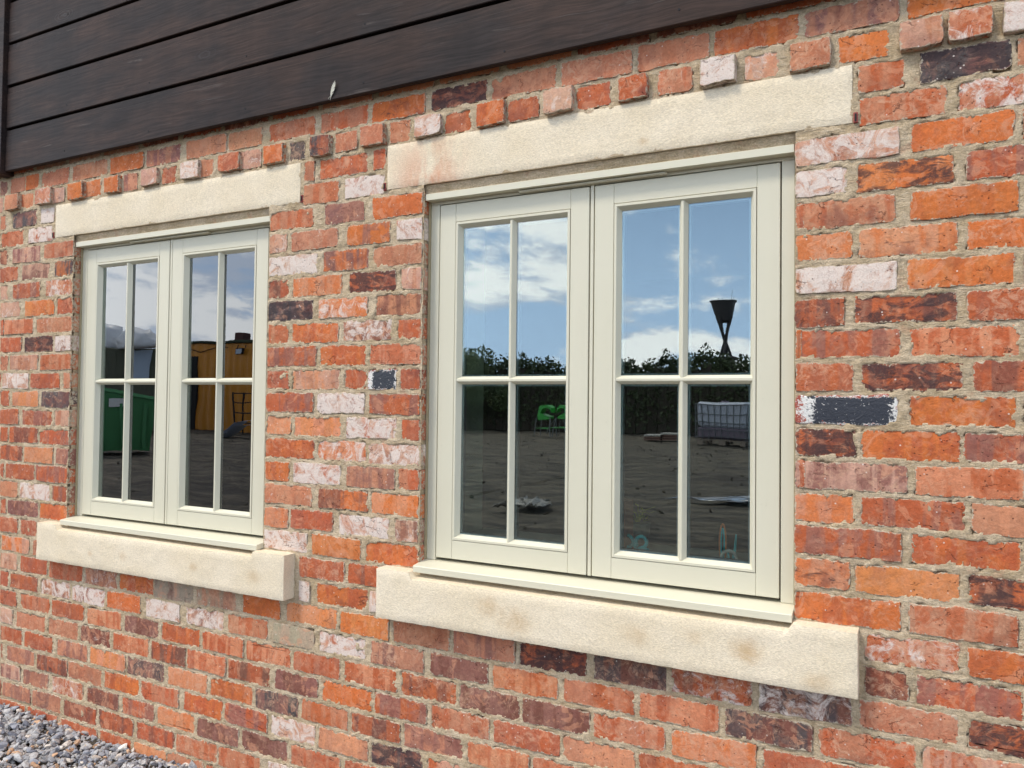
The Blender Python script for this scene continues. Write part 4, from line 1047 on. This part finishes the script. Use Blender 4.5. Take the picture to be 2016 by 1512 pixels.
MB().box(-W2 - .05, W2 + .05, -2.7, .18, zt_ - .115, zt_, .02).build('roof', simple('mossy_roof_edge', (.03, .04, .02), .9, .4, 3), sh)
d0 = RF(-1.2014, 0, L)[0] - cx; d1 = RF(-1.166, 0, L)[0] - cx; dz = RF(0, .079, L)[1]
MB().box(d0 + .05, d1, .04, .11, 0, dz, .01).build('doorway', M_BLACK, sh)
MB().tube([(d0 + .2, .1, zt_ - .3), (d0 + 1.0, .12, zt_ - .5), (d0 + 2.0, .1, zt_ - .25), (d0 + 2.6, .1, zt_ - .3)], .02, 5).build('cable', M_BLACK, sh)
cxm = RF(-1.075, 0, L)[0] - cx
MB().box(cxm - .45, cxm + .1, -.6, -.1, zt_ + .002, zt_ + .34, .03).build('chimney', simple('soot_brick', (.07, .03, .025), .9), sh)
flx, flz = RF(-1.064, .0859, L)
fl = empty('floodlight', (flx, -L + .12, flz), label='small black floodlight fixed high on the orange shed wall', category='light')
MB().box(-.20, .20, .06, .18, -.15, .15, .02).build('housing', M_BLACK, fl)
MB().box(-.16, .16, .181, .19, -.115, .115, .005).build('lens', simple('lamp_glass', (.40, .45, .52), .2), fl)
MB().tube([(-.24, 0, .3), (-.24, .12, 0), (.24, .12, 0), (.24, 0, .3)], .02, 6).build('bracket', M_BLACK, fl)
s0 = RF(-1.0707, 0, 21.2)[0]
rk = empty('metal_rack', (s0 + .6, -21.2, 0), label='dark open metal rack standing against the orange shed', category='rack')
for xx in (-.6, .6):
    for yy in (-.25, .25): MB().box(xx - .025, xx + .025, yy - .025, yy + .025, 0, 1.66).build('post', M_STEEL, rk)
for zz in (.45, .85, 1.25, 1.6): MB().box(-.6, .6, -.27, .27, zz, zz + .04).build('shelf', M_STEEL, rk)
wx0, _ = RF(-1.11, 0, 18.5); wx1, _ = RF(-1.03, 0, 18.5)
gt = MB(); pts = [(wx0, .10), (wx0 + .5, .34), (wx0 + .9, .60), (wx1, .68), (wx1 + .9, .62)]
pv = []; 
for (a_, b_) in pts: pv += [(a_, -18.2, b_), (a_, -18.9, b_ + .06)]
for (a_, b_) in pts[::-1]: pv += [(a_, -18.9, b_ - .10), (a_, -18.2, b_ - .16)]
k = len(pts)
fa = [(2 * i, 2 * i + 2, 2 * i + 3, 2 * i + 1) for i in range(k - 1)]
bt_ = [(2 * k + 2 * i, 2 * k + 2 * i + 1, 2 * k + 2 * i + 3, 2 * k + 2 * i + 2) for i in range(k - 1)]
gt.add(pv, fa + [f_[::-1] for f_ in bt_])
o = gt.build('bent_cover', simple('pale_blue_white_sheet_metal', (.50, .56, .66), .35, .1, 4), None, label='bent pale blue metal cover lying on the soil before the shed', category='cover')

# olive container with plastic bundles on top, and a green skip before it
M_OLIVE = simple('olive_steel', (.085, .09, .055), .6, .15, 2)
L = 17.5
cx0, zc = RF(-1.56, .100, L); cx1, _ = RF(-1.29, 0, L)
ct = empty('olive_container', ((cx0 + cx1) / 2, -L, 0), label='olive grey steel container with crumpled plastic heaped on top', category='container')
ct.rotation_euler = (0, 0, -.93); W2 = 1.75
MB().box(-W2, W2, -2.3, 0, .05, zc, .03).build('body', M_OLIVE, ct)
for i in range(14):
    xx = -W2 + .12 + i * (2 * W2 - .24) / 13; MB().box(xx - .05, xx + .05, 0, .03, .15, zc - .12, .01).build('rib', M_OLIVE, ct)
wxm = 1.05
MB().box(wxm - .33, wxm + .33, .031, .07, RF(0, .045, L)[1] - .3, zc - .05, .02).build('window', simple('sky_blue_window', (.42, .50, .60), .3), ct)
def bundle(x, y, z, w, h, seed, label):
    bm = bmesh.new(); bmesh.ops.create_icosphere(bm, subdivisions=3, radius=1)
    from mathutils import noise as mn
    for v_ in bm.verts:
        n_ = mn.noise(v_.co * 2.1 + Vector((seed, 0, 0))) * .35 + mn.noise(v_.co * 6 + Vector((seed, 3, 0))) * .12
        v_.co = v_.co * (1 + n_); v_.co.x *= w; v_.co.y *= w * .6; v_.co.z = max(-.35, v_.co.z) * h
    me = bpy.data.meshes.new('plastic_bundle'); bm.to_mesh(me); bm.free(); me.materials.append(M_BUN)
    me.polygons.foreach_set('use_smooth', [True] * len(me.polygons))
    o = link('plastic_bundle', me, None, label=label, category='bundle'); o.location = (x, y, z + h * .35); return o
M_BUN = simple('dusty_white_plastic', (.68, .70, .72), .4, .3, 5)
bundle(RF(-1.435, 0, L + .6)[0], -L - .6, zc, .85, .75, 2, 'dusty white plastic bundle heaped on the olive container, taller one at left')
bundle(RF(-1.345, 0, L + .5)[0], -L - .5, zc, .90, .55, 9, 'dusty white plastic bundle on the olive container, lower one at right')
L = 10.2
gx0, gz = RF(-1.50, .0187, L); gx1, gz2 = RF(-1.288, -.004, L)
sk = empty('green_skip', ((gx0 + gx1) / 2, -L, 0), label='green steel skip with a sloping lid standing before the olive container', category='skip')
sk.rotation_euler = (0, 0, -.95); W2 = .80
m = MB(); v = []
for (xx, zz) in ((-W2, gz), (W2, gz2)):
    v += [(xx, 0, zz), (xx, -1.5, zz - .12), (xx * .88, -1.3, .08), (xx * .88, -.15, .08)]
m.add(v, [(0, 1, 5, 4), (1, 2, 6, 5), (2, 3, 7, 6), (3, 0, 4, 7), (0, 3, 2, 1), (4, 5, 6, 7)])
M_SKIP = simple('faded_green_steel', (.05, .20, .07), .45, .2, 3)
m.build('body', M_SKIP, sk)
m = MB(); v = []
for (xx, zz) in ((-W2 - .03, gz + .01), (W2 + .03, gz2 + .01)): v += [(xx, .06, zz), (xx, -1.56, zz - .12), (xx, -1.56, zz - .04), (xx, .06, zz + .08)]
m.add(v, [(0, 1, 5, 4), (1, 2, 6, 5), (2, 3, 7, 6), (3, 0, 4, 7), (0, 3, 2, 1), (4, 5, 6, 7)])
m.build('lid', simple('pale_green_lid', (.10, .32, .13), .4, .1, 3), sk)
MB().box(-W2 + .5, -W2 + .95, .002, .02, gz - .45, gz - .25).build('plate', simple('white_plate', (.6, .6, .58), .5), sk)
for xx in (-.7, 0, .7): MB().box(xx * W2 - .04, xx * W2 + .04, -.06, .03, .15, gz2 - .1, .01).build('rib', M_SKIP, sk)

# ================================================================== THINGS ON THE INSIDE WINDOW BOARD
ZW = .9455
bx = empty('cardboard_box', (-.785, .155, ZW), label='red-brown box with a white label on the board inside the right window', category='box')
MB().box(-.048, .036, -.03, .05, 0, .165, .002).build('carton', simple('red_brown_card', (.55, .24, .18), .7), bx)
MB().box(-.047, -.020, -.0315, -.0302, .012, .105, .0004).build('sticker', simple('white_sticker', (.65, .65, .62), .6), bx)
M_TEAL = simple('teal_plastic', (.03, .55, .66), .35, .05)
tl = MB()
def arc(cx_, cz_, r_, a0, a1, y=0, n_=14, rz=None): return [(cx_ + r_ * math.cos(a0 + (a1 - a0) * i / n_), y, cz_ + (rz or r_) * math.sin(a0 + (a1 - a0) * i / n_)) for i in range(n_ + 1)]
tl.tube(arc(.022, .048, .016, -1.5, 3.6), .0055, 8); tl.tube(arc(.026, .018, .020, -2.6, 2.4, rz=.013), .0055, 8)
tl.tube(arc(-.022, .046, .018, -2.2, 1.5), .0055, 8); tl.tube([(-.045, 0, .006), (-.02, 0, .028), (.0, 0, .040), (.012, 0, .036)], .0055, 8)
tl.tube([(.0, 0, .04), (.012, 0, .012), (.045, 0, .004)], .005, 8)
tl.tube([(-.05, 0, .0055), (.05, 0, .0055)], .0055, 8)
o = tl.build('looped_ornament', M_TEAL, None, smooth=True, label='teal ornament of open loops on the board inside the right window', category='ornament'); o.location = (-.728, .150, ZW)
tp = empty('tool_holder', (-.452, .150, ZW), label='white ring holding orange and teal loop handles inside the right window', category='holder')
MB().tube(arc(0, .026, .021, 0, 2 * math.pi, 0, 24), .0045, 8, False).build('ring', simple('white_plastic', (.6, .6, .58), .4), tp)
MB().tube(arc(-.020, .062, .009, 0, 2 * math.pi, .012, 24, rz=.056), .0026, 8, False).build('orange_handle', simple('orange_plastic', (.8, .25, .10), .4), tp)
MB().tube(arc(-.020, .060, .0045, 0, 2 * math.pi, .012, 24, rz=.046), .0022, 8, False).build('teal_handle', M_TEAL, tp)
MB().tube([(.004, .012, .004), (.014, .012, .05), (.017, .012, .092)], [.005, .004, .0025], 8).tube([(.0, .014, .004), (-.006, .014, .04)], [.004, .003], 8).build('teal_handle', M_TEAL, tp)
pl = empty('small_plant', (-.765, .30, ZW), label='small yellow-green leafy plant in a grey pot inside the right window', category='plant')
MB().tube([(0, 0, 0), (0, 0, .08), (0, 0, .082)], [.030, .040, .036], 14).build('pot', M_GREY, pl)
lf = MB(); rr = random.Random(4)
for i in range(16):
    a_ = rr.uniform(0, 6.28); hh = rr.uniform(.0, .055); rd = rr.uniform(.01, .06)
    p0 = Vector((0, 0, .075)); p1 = Vector((rd * math.cos(a_), rd * math.sin(a_), .085 + hh)); lf.tube([p0, (p0 + p1) / 2 + Vector((0, 0, .02)), p1], [.0015, .0012, .001], 5)
    t1 = Vector((math.cos(a_ + .5), math.sin(a_ + .5), .4)) * .018; t2 = Vector((-math.sin(a_), math.cos(a_), .2)) * .006; up = Vector((0, 0, .0008))
    lf.add([p1, p1 + t1 * .5 + t2, p1 + t1, p1 + t1 * .5 - t2, p1 + up, p1 + t1 * .5 + t2 + up, p1 + t1 + up, p1 + t1 * .5 - t2 + up], [(0, 1, 2, 3), (7, 6, 5, 4), (0, 4, 5, 1), (1, 5, 6, 2), (2, 6, 7, 3), (3, 7, 4, 0)])
lf.build('leaves', simple('yellow_green_leaf', (.45, .50, .05), .5), pl)
